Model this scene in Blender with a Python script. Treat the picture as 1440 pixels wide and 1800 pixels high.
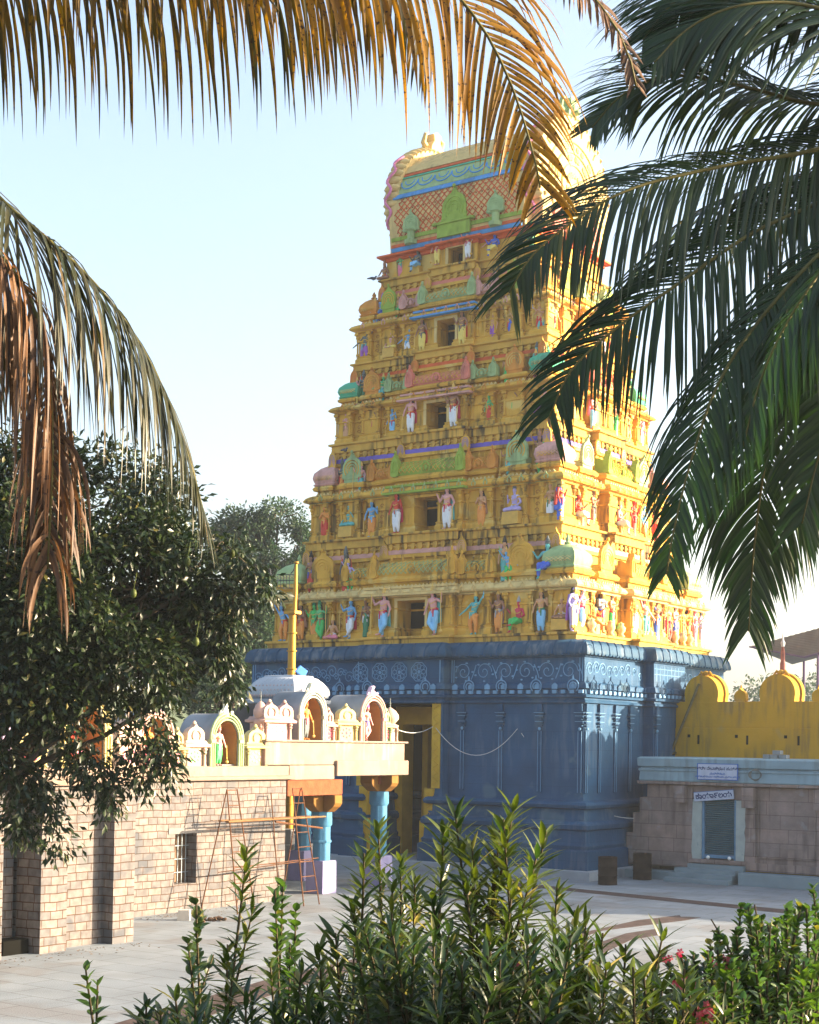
import bpy, bmesh, math, random
import numpy as np
from mathutils import Vector, Matrix, noise
S = bpy.context.scene
for o in list(bpy.data.objects): bpy.data.objects.remove(o)
C = S.collection
R = math.radians
# ------------------------------------------------------------ camera
F, PITCH, ROLL, YAW, PY, H = 2681.5, 0.02788, 0.015107, -0.61678, 1231.2, 4.5
cp, sp, cr, sr = math.cos(PITCH), math.sin(PITCH), math.cos(ROLL), math.sin(ROLL)
Mc = Matrix(((cr, -sr, 0), (sr, cr, 0), (0, 0, 1))) @ Matrix(((1, 0, 0), (0, cp, sp), (0, -sp, cp))) @ Matrix(((1, 0, 0), (0, 0, -1), (0, 1, 0)))
right, down, fwd = Vector(Mc[0]), Vector(Mc[1]), Vector(Mc[2])
cd = bpy.data.cameras.new('camera'); cam = bpy.data.objects.new('camera', cd); C.objects.link(cam)
m = Matrix((right, -down, -fwd)).transposed().to_4x4(); m.translation = Vector((0, 0, H)); cam.matrix_world = m
cd.sensor_width = 36; cd.lens = F / 1800 * 36; cd.shift_y = (PY - 900) / 1800; cd.clip_start = .1; cd.clip_end = 6000
S.camera = cam
# ------------------------------------------------------------ light
SUN_DIR_LOCAL = Vector((1.0, .80, .31))      # towards the sun, in the tower's own axes
sd = Vector((math.cos(YAW) * SUN_DIR_LOCAL.x - math.sin(YAW) * SUN_DIR_LOCAL.y, math.sin(YAW) * SUN_DIR_LOCAL.x + math.cos(YAW) * SUN_DIR_LOCAL.y, SUN_DIR_LOCAL.z)).normalized()
elev = math.asin(sd.z); azim = math.atan2(sd.x, sd.y)
W = bpy.data.worlds.new('World'); S.world = W; W.use_nodes = True
nt = W.node_tree; nt.nodes.clear()
sky = nt.nodes.new('ShaderNodeTexSky'); sky.sky_type = 'NISHITA'; sky.sun_disc = False
sky.sun_elevation = elev; sky.sun_rotation = azim; sky.air_density = 1.0; sky.dust_density = 5.0; sky.ozone_density = 1.5; sky.altitude = 0
bg = nt.nodes.new('ShaderNodeBackground'); bg.inputs[1].default_value = 0.11
wo = nt.nodes.new('ShaderNodeOutputWorld')
hs_ = nt.nodes.new('ShaderNodeHueSaturation'); hs_.inputs['Saturation'].default_value = .92; hs_.inputs['Value'].default_value = 1.0
nt.links.new(sky.outputs[0], hs_.inputs['Color']); nt.links.new(hs_.outputs[0], bg.inputs[0]); nt.links.new(bg.outputs[0], wo.inputs[0])
sl = bpy.data.lights.new('sun', 'SUN'); so = bpy.data.objects.new('sun', sl); C.objects.link(so)
sl.energy = 5.0; sl.angle = R(.5); sl.color = (1, .78, .54)
so.rotation_euler = sd.to_track_quat('Z', 'Y').to_euler(); so.location = (20, 5, 30)
S.view_settings.view_transform = 'Standard'; S.view_settings.look = 'None'; S.view_settings.gamma = 1
S.view_settings.use_curve_mapping = False; S.view_settings.exposure = 2.4
S.cycles.max_bounces = 8; S.cycles.volume_bounces = 0
# ------------------------------------------------------------ helpers
rnd = random.Random(7)
def at(x, y, d):
    """point seen at photo pixel (x, y), d metres in front of the viewer"""
    v = Mc.transposed() @ Vector(((x - 720) / F, (y - PY) / F, 1)); v *= d / v.y
    return Vector((v.x, v.y, v.z + H))
TC = Vector((5.8946, 51.5, 0)); cyw, syw = math.cos(YAW), math.sin(YAW)
TX, TY = -7.42, 5.73
def Wp(X, Y, z=0):
    X += TX; Y += TY
    return Vector((TC.x + cyw * X - syw * Y, TC.y + syw * X + cyw * Y, z))
def tag(o, label=None, cat=None, group=None, kind=None):
    if label: o['label'] = label
    if cat: o['category'] = cat
    if group: o['group'] = group
    if kind: o['kind'] = kind
    return o
def empty(name, loc, rz=0):
    o = bpy.data.objects.new(name, None); C.objects.link(o); o.location = loc; o.rotation_euler = (0, 0, rz); o.empty_display_size = .3
    return o
def ring_off(poly, o):
    n = len(poly); out = []
    for i in range(n):
        p0, p1, p2 = Vector(poly[i - 1]), Vector(poly[i]), Vector(poly[(i + 1) % n])
        e1 = (p1 - p0).normalized(); e2 = (p2 - p1).normalized()
        n1 = Vector((e1.y, -e1.x)); n2 = Vector((e2.y, -e2.x))
        q = n1 + n2; k = q.dot(n1)
        out.append(p1 + q * (o / k) if abs(k) > 1e-6 else p1 + n1 * o)
    return out
class MB:
    def __init__(s): s.v = []; s.f = []; s.m = []; s.mi = 0; s.T = None
    def add(s, vs, fs):
        b = len(s.v)
        if s.T is not None: vs = [s.T @ Vector(v) for v in vs]
        s.v.extend([tuple(v) for v in vs]); s.f.extend([tuple(i + b for i in f) for f in fs]); s.m.extend([s.mi] * len(fs))
    def box(s, x0, x1, y0, y1, z0, z1, tx=0, ty=0):
        vs = [(x0, y0, z0), (x1, y0, z0), (x1, y1, z0), (x0, y1, z0), (x0 + tx, y0 + ty, z1), (x1 - tx, y0 + ty, z1), (x1 - tx, y1 - ty, z1), (x0 + tx, y1 - ty, z1)]
        s.add(vs, [(3, 2, 1, 0), (4, 5, 6, 7), (0, 1, 5, 4), (1, 2, 6, 5), (2, 3, 7, 6), (3, 0, 4, 7)])
    def loft(s, rings, cap=True, closed=True):
        n = len(rings[0]); vs = [p for r in rings for p in r]; fs = []
        for k in range(len(rings) - 1):
            for i in range(n if closed else n - 1):
                j = (i + 1) % n; fs.append((k * n + i, k * n + j, (k + 1) * n + j, (k + 1) * n + i))
        if cap: fs.append(tuple(range(n - 1, -1, -1))); fs.append(tuple(range((len(rings) - 1) * n, len(rings) * n)))
        s.add(vs, fs)
    def sweep(s, poly, prof, cap=True):
        s.loft([[(q[0], q[1], z) for q in ring_off(poly, o)] for o, z in prof], cap)
    def prism(s, pts, d0, d1):            # pts (u,z) outline extruded along y from d0 to d1
        s.loft([[(u, d0, z) for u, z in pts], [(u, d1, z) for u, z in pts]])
    def lathe(s, prof, c=(0, 0), n=12, sx=1, sy=1, a0=0):
        s.loft([[(c[0] + r * sx * math.cos(a0 + 2 * math.pi * i / n), c[1] + r * sy * math.sin(a0 + 2 * math.pi * i / n), z) for i in range(n)] for r, z in prof])
    def tube(s, pts, r, n=6):
        pts = [Vector(p) for p in pts]; k = len(pts); rs = r if isinstance(r, (list, tuple)) else [r] * k
        t0 = (pts[1] - pts[0]).normalized(); a = t0.cross(Vector((.13, .21, 1)));
        if a.length < 1e-3: a = t0.cross(Vector((1, 0, 0)))
        a.normalize(); rings = []
        for i in range(k):
            t = (pts[min(i + 1, k - 1)] - pts[max(i - 1, 0)]).normalized()
            a = (a - t * a.dot(t)).normalized(); b = t.cross(a)
            rings.append([pts[i] + (a * math.cos(2 * math.pi * j / n) + b * math.sin(2 * math.pi * j / n)) * rs[i] for j in range(n)])
        s.loft(rings)
    def ball(s, c, r, n=10, k=6):
        if not isinstance(r, (list, tuple)): r = (r, r, r)
        s.loft([[(c[0] + r[0] * math.sin(th) * math.cos(2 * math.pi * i / n), c[1] + r[1] * math.sin(th) * math.sin(2 * math.pi * i / n), c[2] - r[2] * math.cos(th)) for i in range(n)]
                for th in [max(.02, math.pi * j / k) if j < k else math.pi - .02 for j in range(k + 1)]])
    def capsule(s, p, q, r0, r1, n=10):
        p = Vector(p); q = Vector(q); d = q - p; L = d.length
        if L < 1e-4: return s.ball(p, r0)
        t = d / L; pts = []; rs = []
        for a in (85, 60, 30): pts.append(p - t * r0 * math.sin(R(a))); rs.append(r0 * math.cos(R(a)))
        pts.append(p); rs.append(r0); pts.append(q); rs.append(r1)
        for a in (30, 60, 85): pts.append(q + t * r1 * math.sin(R(a))); rs.append(r1 * math.cos(R(a)))
        s.tube(pts, rs, n)
    def mesh(s, name, recalc=True):
        me = bpy.data.meshes.new(name); me.from_pydata(s.v, [], s.f)
        if recalc:
            bm = bmesh.new(); bm.from_mesh(me); bmesh.ops.recalc_face_normals(bm, faces=bm.faces); bm.to_mesh(me); bm.free()
        if any(s.m): me.polygons.foreach_set('material_index', s.m)
        return me
    def build(s, name, mat, parent=None, smooth=False, recalc=True, bevel=0):
        me = s.mesh(name, recalc)
        for mm in (mat if isinstance(mat, (list, tuple)) else [mat]): me.materials.append(mm)
        if smooth: me.shade_smooth()
        o = bpy.data.objects.new(name, me); C.objects.link(o); o.parent = parent
        if smooth == 'auto':
            me.set_sharp_from_angle(angle=R(40))
        if bevel:
            b = o.modifiers.new('bevel', 'BEVEL'); b.width = bevel; b.segments = 2; b.limit_method = 'ANGLE'; b.angle_limit = R(40)
        return o
def rect(a, b, cx=0, cy=0): return [(cx - a, cy - b), (cx + a, cy - b), (cx + a, cy + b), (cx - a, cy + b)]
def plan(a, b, sx, sy):
    """stepped temple plan: a, b half sizes; sx / sy = [(half extent, projection)...] outwards from the centre of front/back and of the two sides"""
    def side(segs, half, dist, cproj):
        pts = []; segs = list(segs)
        prev = None
        for e, d in segs[::-1]:            # from the corner to the centre, negative u
            pts.append((-e, dist + (prev if prev is not None else cproj)) if prev is not None else None); pts.append((-e, dist + d)) ; prev = d
        return [p for p in pts if p]
    cx_ = sx[-1][1] if sx[-1][0] is None else 0; cy_ = sy[-1][1] if sy[-1][0] is None else 0
    # last entry (None, proj) is the corner block
    A = a + cy_; B = b + cx_
    def walk(segs, corner, dist):
        L = []; prev = corner
        for e, d in segs[:-1][::-1]:
            L.append((-e, dist + prev)); L.append((-e, dist + d)); prev = d
        for e, d in segs[:-1]:
            nxt = segs[segs.index((e, d)) + 1][1]
            L.append((e, dist + d)); L.append((e, dist + nxt))
        return L
    fr = walk(sx, cx_, b); sdz = walk(sy, cy_, a)
    P = [(-A, -B)] + [(u, -d) for u, d in fr] + [(A, -B)] + [(d, u) for u, d in sdz] + [(A, B)] + [(-u, d) for u, d in fr] + [(-A, B)] + [(-d, -u) for u, d in sdz]
    out = []
    for p in P:
        if not out or (Vector(p) - Vector(out[-1])).length > 1e-4: out.append(p)
    return out
# ------------------------------------------------------------ materials
MATS = {}
def mat(name, col, rough=.8, var=.12, scale=3., bump=.0, bscale=25., spec=.12, streak=0, streakcol=(.05, .045, .03), metal=0, patch=None, patchamt=.0, patchscale=1.2, island=0):
    if name in MATS: return MATS[name]
    m = bpy.data.materials.new(name); m.use_nodes = True; n = m.node_tree; b = n.nodes['Principled BSDF']; L = n.links
    b.inputs['Roughness'].default_value = rough; b.inputs['Specular IOR Level'].default_value = spec; b.inputs['Metallic'].default_value = metal
    tc = n.nodes.new('ShaderNodeTexCoord')
    def nz(sc, det=4, vec=None):
        t = n.nodes.new('ShaderNodeTexNoise'); t.inputs['Scale'].default_value = sc; t.inputs['Detail'].default_value = det
        L.new(vec or tc.outputs['Object'], t.inputs['Vector']); return t
    def ramp(src, a, b_, c0=(0, 0, 0, 1), c1=(1, 1, 1, 1)):
        r = n.nodes.new('ShaderNodeValToRGB'); r.color_ramp.elements[0].position = a; r.color_ramp.elements[1].position = b_
        r.color_ramp.elements[0].color = c0; r.color_ramp.elements[1].color = c1; L.new(src, r.inputs[0]); return r
    def mix(f, a, b_, mode='MIX'):
        x = n.nodes.new('ShaderNodeMix'); x.data_type = 'RGBA'; x.blend_type = mode
        for k, val in ((0, f), (6, a), (7, b_)):
            if hasattr(val, 'links'): L.new(val, x.inputs[k])
            elif isinstance(val, (int, float)): x.inputs[k].default_value = val
            else: x.inputs[k].default_value = (*val, 1)
        return x.outputs[2]
    t = nz(scale, 6)
    r = ramp(t.outputs[0], .3, .7, tuple([c * (1 - var) for c in col]) + (1,), tuple([min(1, c * (1 + var)) for c in col]) + (1,))
    out = r.outputs[0]
    if patch:
        p = nz(patchscale, 8); pr = ramp(p.outputs[0], .62 - patchamt, .68 - patchamt); out = mix(pr.outputs[0], out, patch)
    if streak:
        mp = n.nodes.new('ShaderNodeMapping'); mp.inputs['Scale'].default_value = (3.2, 3.2, .35); L.new(tc.outputs['Object'], mp.inputs[0])
        q = nz(1.6, 5, mp.outputs[0]); q2 = nz(.55, 2)
        mm_ = n.nodes.new('ShaderNodeMath'); mm_.operation = 'MULTIPLY'
        a_ = ramp(q.outputs[0], .47, .62); b_ = ramp(q2.outputs[0], .42, .56); L.new(a_.outputs[0], mm_.inputs[0]); L.new(b_.outputs[0], mm_.inputs[1])
        m3 = n.nodes.new('ShaderNodeMath'); m3.operation = 'MULTIPLY'; m3.inputs[1].default_value = streak; L.new(mm_.outputs[0], m3.inputs[0])
        out = mix(m3.outputs[0], out, streakcol)
    if island:
        g = n.nodes.new('ShaderNodeNewGeometry'); hs = n.nodes.new('ShaderNodeHueSaturation')
        mr = n.nodes.new('ShaderNodeMapRange'); mr.inputs[3].default_value = 1 - island; mr.inputs[4].default_value = 1 + island
        L.new(g.outputs['Random Per Island'], mr.inputs[0]); L.new(mr.outputs[0], hs.inputs['Value']); L.new(out, hs.inputs['Color']); out = hs.outputs[0]
    L.new(out, b.inputs['Base Color'])
    if bump:
        t2 = nz(bscale, 5); bp = n.nodes.new('ShaderNodeBump'); bp.inputs['Strength'].default_value = bump; bp.inputs['Distance'].default_value = .02
        L.new(t2.outputs[0], bp.inputs['Height']); L.new(bp.outputs[0], b.inputs['Normal'])
    MATS[name] = m; return m
def leafmat(name, c1, c2, trans=.35, rough=.4, spec=.5, spots=0, tcol=None, tip=None):
    m = bpy.data.materials.new(name); m.use_nodes = True; n = m.node_tree; b = n.nodes['Principled BSDF']; L = n.links
    g = n.nodes.new('ShaderNodeNewGeometry'); r = n.nodes.new('ShaderNodeValToRGB'); L.new(g.outputs['Random Per Island'], r.inputs[0])
    r.color_ramp.elements[0].color = (*c1, 1); r.color_ramp.elements[1].color = (*c2, 1)
    out = r.outputs[0]
    if tip:
        e = r.color_ramp.elements.new(.93); e.color = (*c2, 1); r.color_ramp.elements[-1].color = (*tip, 1)
    tc = n.nodes.new('ShaderNodeTexCoord')
    if spots:
        t = n.nodes.new('ShaderNodeTexNoise'); t.inputs['Scale'].default_value = spots; t.inputs['Detail'].default_value = 3; L.new(tc.outputs['Object'], t.inputs['Vector'])
        rr = n.nodes.new('ShaderNodeValToRGB'); rr.color_ramp.elements[0].position = .58; rr.color_ramp.elements[1].position = .66; L.new(t.outputs[0], rr.inputs[0])
        x = n.nodes.new('ShaderNodeMix'); x.data_type = 'RGBA'; L.new(rr.outputs[0], x.inputs[0]); L.new(out, x.inputs[6]); x.inputs[7].default_value = (.03, .015, .008, 1); out = x.outputs[2]
    L.new(out, b.inputs['Base Color']); b.inputs['Roughness'].default_value = rough; b.inputs['Specular IOR Level'].default_value = spec
    tr = n.nodes.new('ShaderNodeBsdfTranslucent'); ms = n.nodes.new('ShaderNodeMixShader'); ms.inputs[0].default_value = trans
    hs = n.nodes.new('ShaderNodeHueSaturation'); hs.inputs['Saturation'].default_value = 1.15; hs.inputs['Value'].default_value = 1.6
    L.new(out, hs.inputs['Color']); L.new(hs.outputs[0], tr.inputs[0])
    L.new(b.outputs[0], ms.inputs[1]); L.new(tr.outputs[0], ms.inputs[2]); L.new(ms.outputs[0], n.nodes['Material Output'].inputs[0])
    MATS[name] = m; return m

def joints(m, bw, rh, col, size=.012, axis='sum', c2=(.85, .86, .9), bump=.5):
    """block joints laid over an existing stone material"""
    n = m.node_tree; L = n.links; b = n.nodes['Principled BSDF']; src = b.inputs['Base Color'].links[0].from_socket
    tc = n.nodes.new('ShaderNodeTexCoord'); sp_ = n.nodes.new('ShaderNodeSeparateXYZ'); cb = n.nodes.new('ShaderNodeCombineXYZ'); L.new(tc.outputs['Object'], sp_.inputs[0])
    ad = n.nodes.new('ShaderNodeMath'); ad.operation = 'ADD'; L.new(sp_.outputs[0], ad.inputs[0]); L.new(sp_.outputs[1], ad.inputs[1])
    L.new(ad.outputs[0], cb.inputs[0]); L.new(sp_.outputs[2], cb.inputs[1])
    br = n.nodes.new('ShaderNodeTexBrick'); L.new(cb.outputs[0], br.inputs['Vector']); br.inputs['Scale'].default_value = 1; br.inputs['Brick Width'].default_value = bw; br.inputs['Row Height'].default_value = rh
    br.inputs['Mortar Size'].default_value = size; br.inputs['Mortar Smooth'].default_value = .4; br.inputs['Color1'].default_value = (1.05, 1, .98, 1); br.inputs['Color2'].default_value = (*c2, 1); br.inputs['Mortar'].default_value = (*col, 1); br.squash = 1.4; br.squash_frequency = 3
    x = n.nodes.new('ShaderNodeMix'); x.data_type = 'RGBA'; x.blend_type = 'MULTIPLY'; x.inputs[0].default_value = 1; L.new(src, x.inputs[6]); L.new(br.outputs[0], x.inputs[7]); L.new(x.outputs[2], b.inputs['Base Color'])
    return m
# ------------------------------------------------------------ ground
def paving_mat():
    m = mat('stone_paving', (.205, .235, .26), .75, .16, .8, .25, 30, spec=.25, patch=(.18, .19, .20), patchamt=.07, patchscale=.45, streak=.0)
    n = m.node_tree; L = n.links; b = n.nodes['Principled BSDF']
    src = b.inputs['Base Color'].links[0].from_socket
    tc = n.nodes.new('ShaderNodeTexCoord'); mp = n.nodes.new('ShaderNodeMapping'); mp.inputs['Rotation'].default_value = (0, 0, -YAW); L.new(tc.outputs['Object'], mp.inputs[0])
    br = n.nodes.new('ShaderNodeTexBrick'); br.inputs['Scale'].default_value = 1; br.inputs['Brick Width'].default_value = 1.15; br.inputs['Row Height'].default_value = .75
    br.inputs['Mortar Size'].default_value = .012; br.inputs['Mortar Smooth'].default_value = .3; br.inputs['Color1'].default_value = (1, 1, 1, 1); br.inputs['Color2'].default_value = (.84, .86, .88, 1); br.inputs['Mortar'].default_value = (.42, .42, .42, 1)
    L.new(mp.outputs[0], br.inputs['Vector'])
    x = n.nodes.new('ShaderNodeMix'); x.data_type = 'RGBA'; x.blend_type = 'MULTIPLY'; x.inputs[0].default_value = 1
    L.new(src, x.inputs[6]); L.new(br.outputs[0], x.inputs[7]); L.new(x.outputs[2], b.inputs['Base Color'])
    return m
g = MB(); g.box(-900, 900, -60, 1400, -.6, 0)
tag(g.build('ground', paving_mat()), kind='structure')
# dry grassy land beyond the compound
g = MB(); n_ = 48
fm = mat('far_land', (.10, .13, .06), .95, .3, .05)
hp = []
for j in range(15):
    for i in range(61):
        x = -320 + i * 14; y = 120 + j * 22
        h = 40 * math.exp(-((x - 48) / 16) ** 2) * math.exp(-((y - 370) / 70) ** 2) + 9 * math.exp(-((x - 100) / 30) ** 2) * math.exp(-((y - 320) / 60) ** 2) + 14 * math.exp(-((x + 60) / 70) ** 2) * math.exp(-((y - 300) / 60) ** 2)
        h += 3 * noise.noise(Vector((x * .03, y * .03, 0))) * min(1, h / 6)
        hp.append((x, y, max(0, h) - .5 + (.52 if h > .02 else 0)))
fs = [(j * 61 + i, j * 61 + i + 1, (j + 1) * 61 + i + 1, (j + 1) * 61 + i) for j in range(14) for i in range(60)]
g.add(hp, fs); tag(g.build('hills', fm, smooth=True), kind='structure')
# raised garden bank the viewer looks over
g = MB(); bank = []
for j in range(13):
    y = -6 + j * 1.25
    for i in range(21):
        x = -9 + i * .9; z = 2.15 if y < 6.5 else max(-.3, 2.15 - (y - 6.5) * 1.35)
        bank.append((x, y, z + .12 * noise.noise(Vector((x, y, 0))) - (0 if 0 < i < 20 else 2.4)))
g.add(bank, [(j * 21 + i, j * 21 + i + 1, (j + 1) * 21 + i + 1, (j + 1) * 21 + i) for j in range(12) for i in range(20)])
tag(g.build('garden_bank', mat('bank_soil', (.09, .06, .035), .95, .35, 2, .6, 12), smooth=True), kind='structure')
# flat drain strips in the paving
strip_m = mat('drain_strip', (.065, .048, .045), .9, .3, 4, .3, 20)
def strip(pts, name, z=.006):
    s = MB(); n = len(pts) // 2
    s.loft([[(*p[:2], .0015) for p in pts], [(*p[:2], z) for p in pts]])
    tag(s.build(name, strip_m), kind='structure')
def gnd(x, y):
    v = Mc.transposed() @ Vector(((x - 720) / F, (y - PY) / F, 1)); v *= -H / v.z; return (v.x, v.y)
strip([gnd(880, 1549), gnd(1450, 1606), gnd(1450, 1613), gnd(880, 1554)], 'paving_strip')
strip([gnd(1000, 1645), gnd(1120, 1618), gnd(1195, 1609), gnd(1197, 1612), gnd(1232, 1613), gnd(1205, 1618), gnd(1060, 1636), gnd(1000, 1655)], 'paving_strip')
strip([gnd(1040, 1662), gnd(1100, 1641), gnd(1160, 1632), gnd(1170, 1642), gnd(1110, 1652), gnd(1060, 1676)], 'paving_strip')
strip([gnd(180, 1806), gnd(470, 1722), gnd(640, 1682), gnd(760, 1660), gnd(770, 1668), gnd(640, 1702), gnd(500, 1742), gnd(290, 1812)], 'paving_strip')
# ------------------------------------------------------------ gateway tower
YEL = mat('yellow_paint', (.60, .345, .055), .75, .16, 1.3, .3, 22, streak=.75, patch=(.62, .44, .13), patchamt=.03, patchscale=.9)
YEL2 = mat('weathered_yellow_ledge', (.56, .335, .065), .8, .16, 1.5, .3, 22, streak=.95, streakcol=(.045, .04, .03))
BLU = mat('slate_blue_paint', (.014, .066, .145), .7, .16, 1.1, .5, 14, streak=.2, streakcol=(.16, .2, .25), spec=.12, patch=(.05, .11, .17), patchamt=.02, patchscale=.8)
joints(BLU, 1.6, .62, (.72, .72, .74), .008, c2=(.90, .92, .95))
BLL = mat('pale_blue_relief', (.12, .26, .42), .6, .15, 3)
PNK = mat('pink_paint', (.60, .20, .15), .75, .15, 3, streak=.3)
RED = mat('red_band_paint', (.60, .12, .04), .75, .15, 3, streak=.4)
PUR = mat('violet_band_paint', (.15, .12, .50), .75, .12, 3, streak=.2)
SKY = mat('sky_blue_paint', (.08, .28, .58), .75, .12, 3, streak=.3)
GRN = mat('leaf_green_paint', (.26, .37, .06), .75, .15, 3, streak=.3)
MNT = mat('mint_paint', (.30, .42, .20), .75, .15, 3, streak=.3)
TEA = mat('teal_paint', (.08, .40, .24), .75, .15, 3, streak=.3)
ORG = mat('orange_ochre_paint', (.58, .25, .05), .75, .15, 3, streak=.3)
LAV = mat('lilac_paint', (.58, .32, .28), .75, .15, 3, streak=.3)
CRM = mat('cream_paint', (.64, .48, .20), .75, .12, 3, streak=.25)
DRK = mat('dark_interior', (.007, .007, .006), .95, .2, 3, spec=0)  # near-black: shade inside deep openings put into the colour
MAR = mat('maroon_scroll_paint', (.30, .09, .03), .8, .2, 6)
T = empty('temple_gateway_tower', Wp(0, 0, 0), YAW)
tag(T, 'tall yellow temple gateway tower with five tiers of painted figures on a slate blue base', 'temple tower')
FR = Matrix(((1, 0, 0, 0), (0, -1, 0, 0), (0, 0, 1, 0), (0, 0, 0, 1)))   # (u, out, z) -> front face
RT = Matrix(((0, 1, 0, 0), (1, 0, 0, 0), (0, 0, 1, 0), (0, 0, 0, 1)))    # (u, out, z) -> right face
LF = Matrix(((0, -1, 0, 0), (1, 0, 0, 0), (0, 0, 1, 0), (0, 0, 0, 1)))   # left face
A0, B0 = 7.42, 5.73
# --- base
bp_notch = plan(A0, B0, [(1.62, -4.0), (1.95, .40), (None, 0)], [(1.3, .40), (None, 0)])
bp_full = plan(A0, B0, [(1.95, .40), (None, 0)], [(1.3, .40), (None, 0)])
s = MB(); s.sweep(ring_off(bp_full, 0), [(.62, 0), (.62, .30), (.58, .32)])
s.build('plinth', mat('plinth_stone', (.26, .30, .34), .7, .15, 2, .3, 20), T)
s = MB(); s.sweep(bp_notch, [(.42, .32), (.42, .95), (.30, 1.0), (.33, 1.12), (.26, 1.2), (.24, 1.62), (.34, 1.68), (.36, 1.82), (.28, 1.92), (.16, 1.96), (.12, 2.34), (.26, 2.38), (.30, 2.48), (.24, 2.58), (.06, 2.64), (0, 2.85), (0, 5.93)])
s.build('base_wall', BLU, T, smooth='auto')
s = MB(); s.sweep(bp_full, [(0, 5.93), (.10, 5.95), (.12, 6.02), (.05, 6.06), (.05, 6.12), (.16, 6.14), (.18, 6.22), (.10, 6.25), (.08, 6.40), (.16, 6.44), (.12, 6.60), (.02, 6.66), (0, 7.50), (.06, 7.52), (.06, 7.60)])
s.build('base_cornice', BLU, T, smooth='auto')
s = MB(); s.sweep(bp_full, [(.02, 7.60), (.20, 7.58), (.23, 7.64), (.22, 7.72), (.17, 7.92), (.06, 8.06), (-.12, 8.12), (-.3, 8.13)])
s.build('eave', mat('slate_blue_eave', (.022, .068, .125), .65, .18, 2, .6, 14, streak=.35, streakcol=(.25, .27, .28)), T, smooth='auto')
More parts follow.
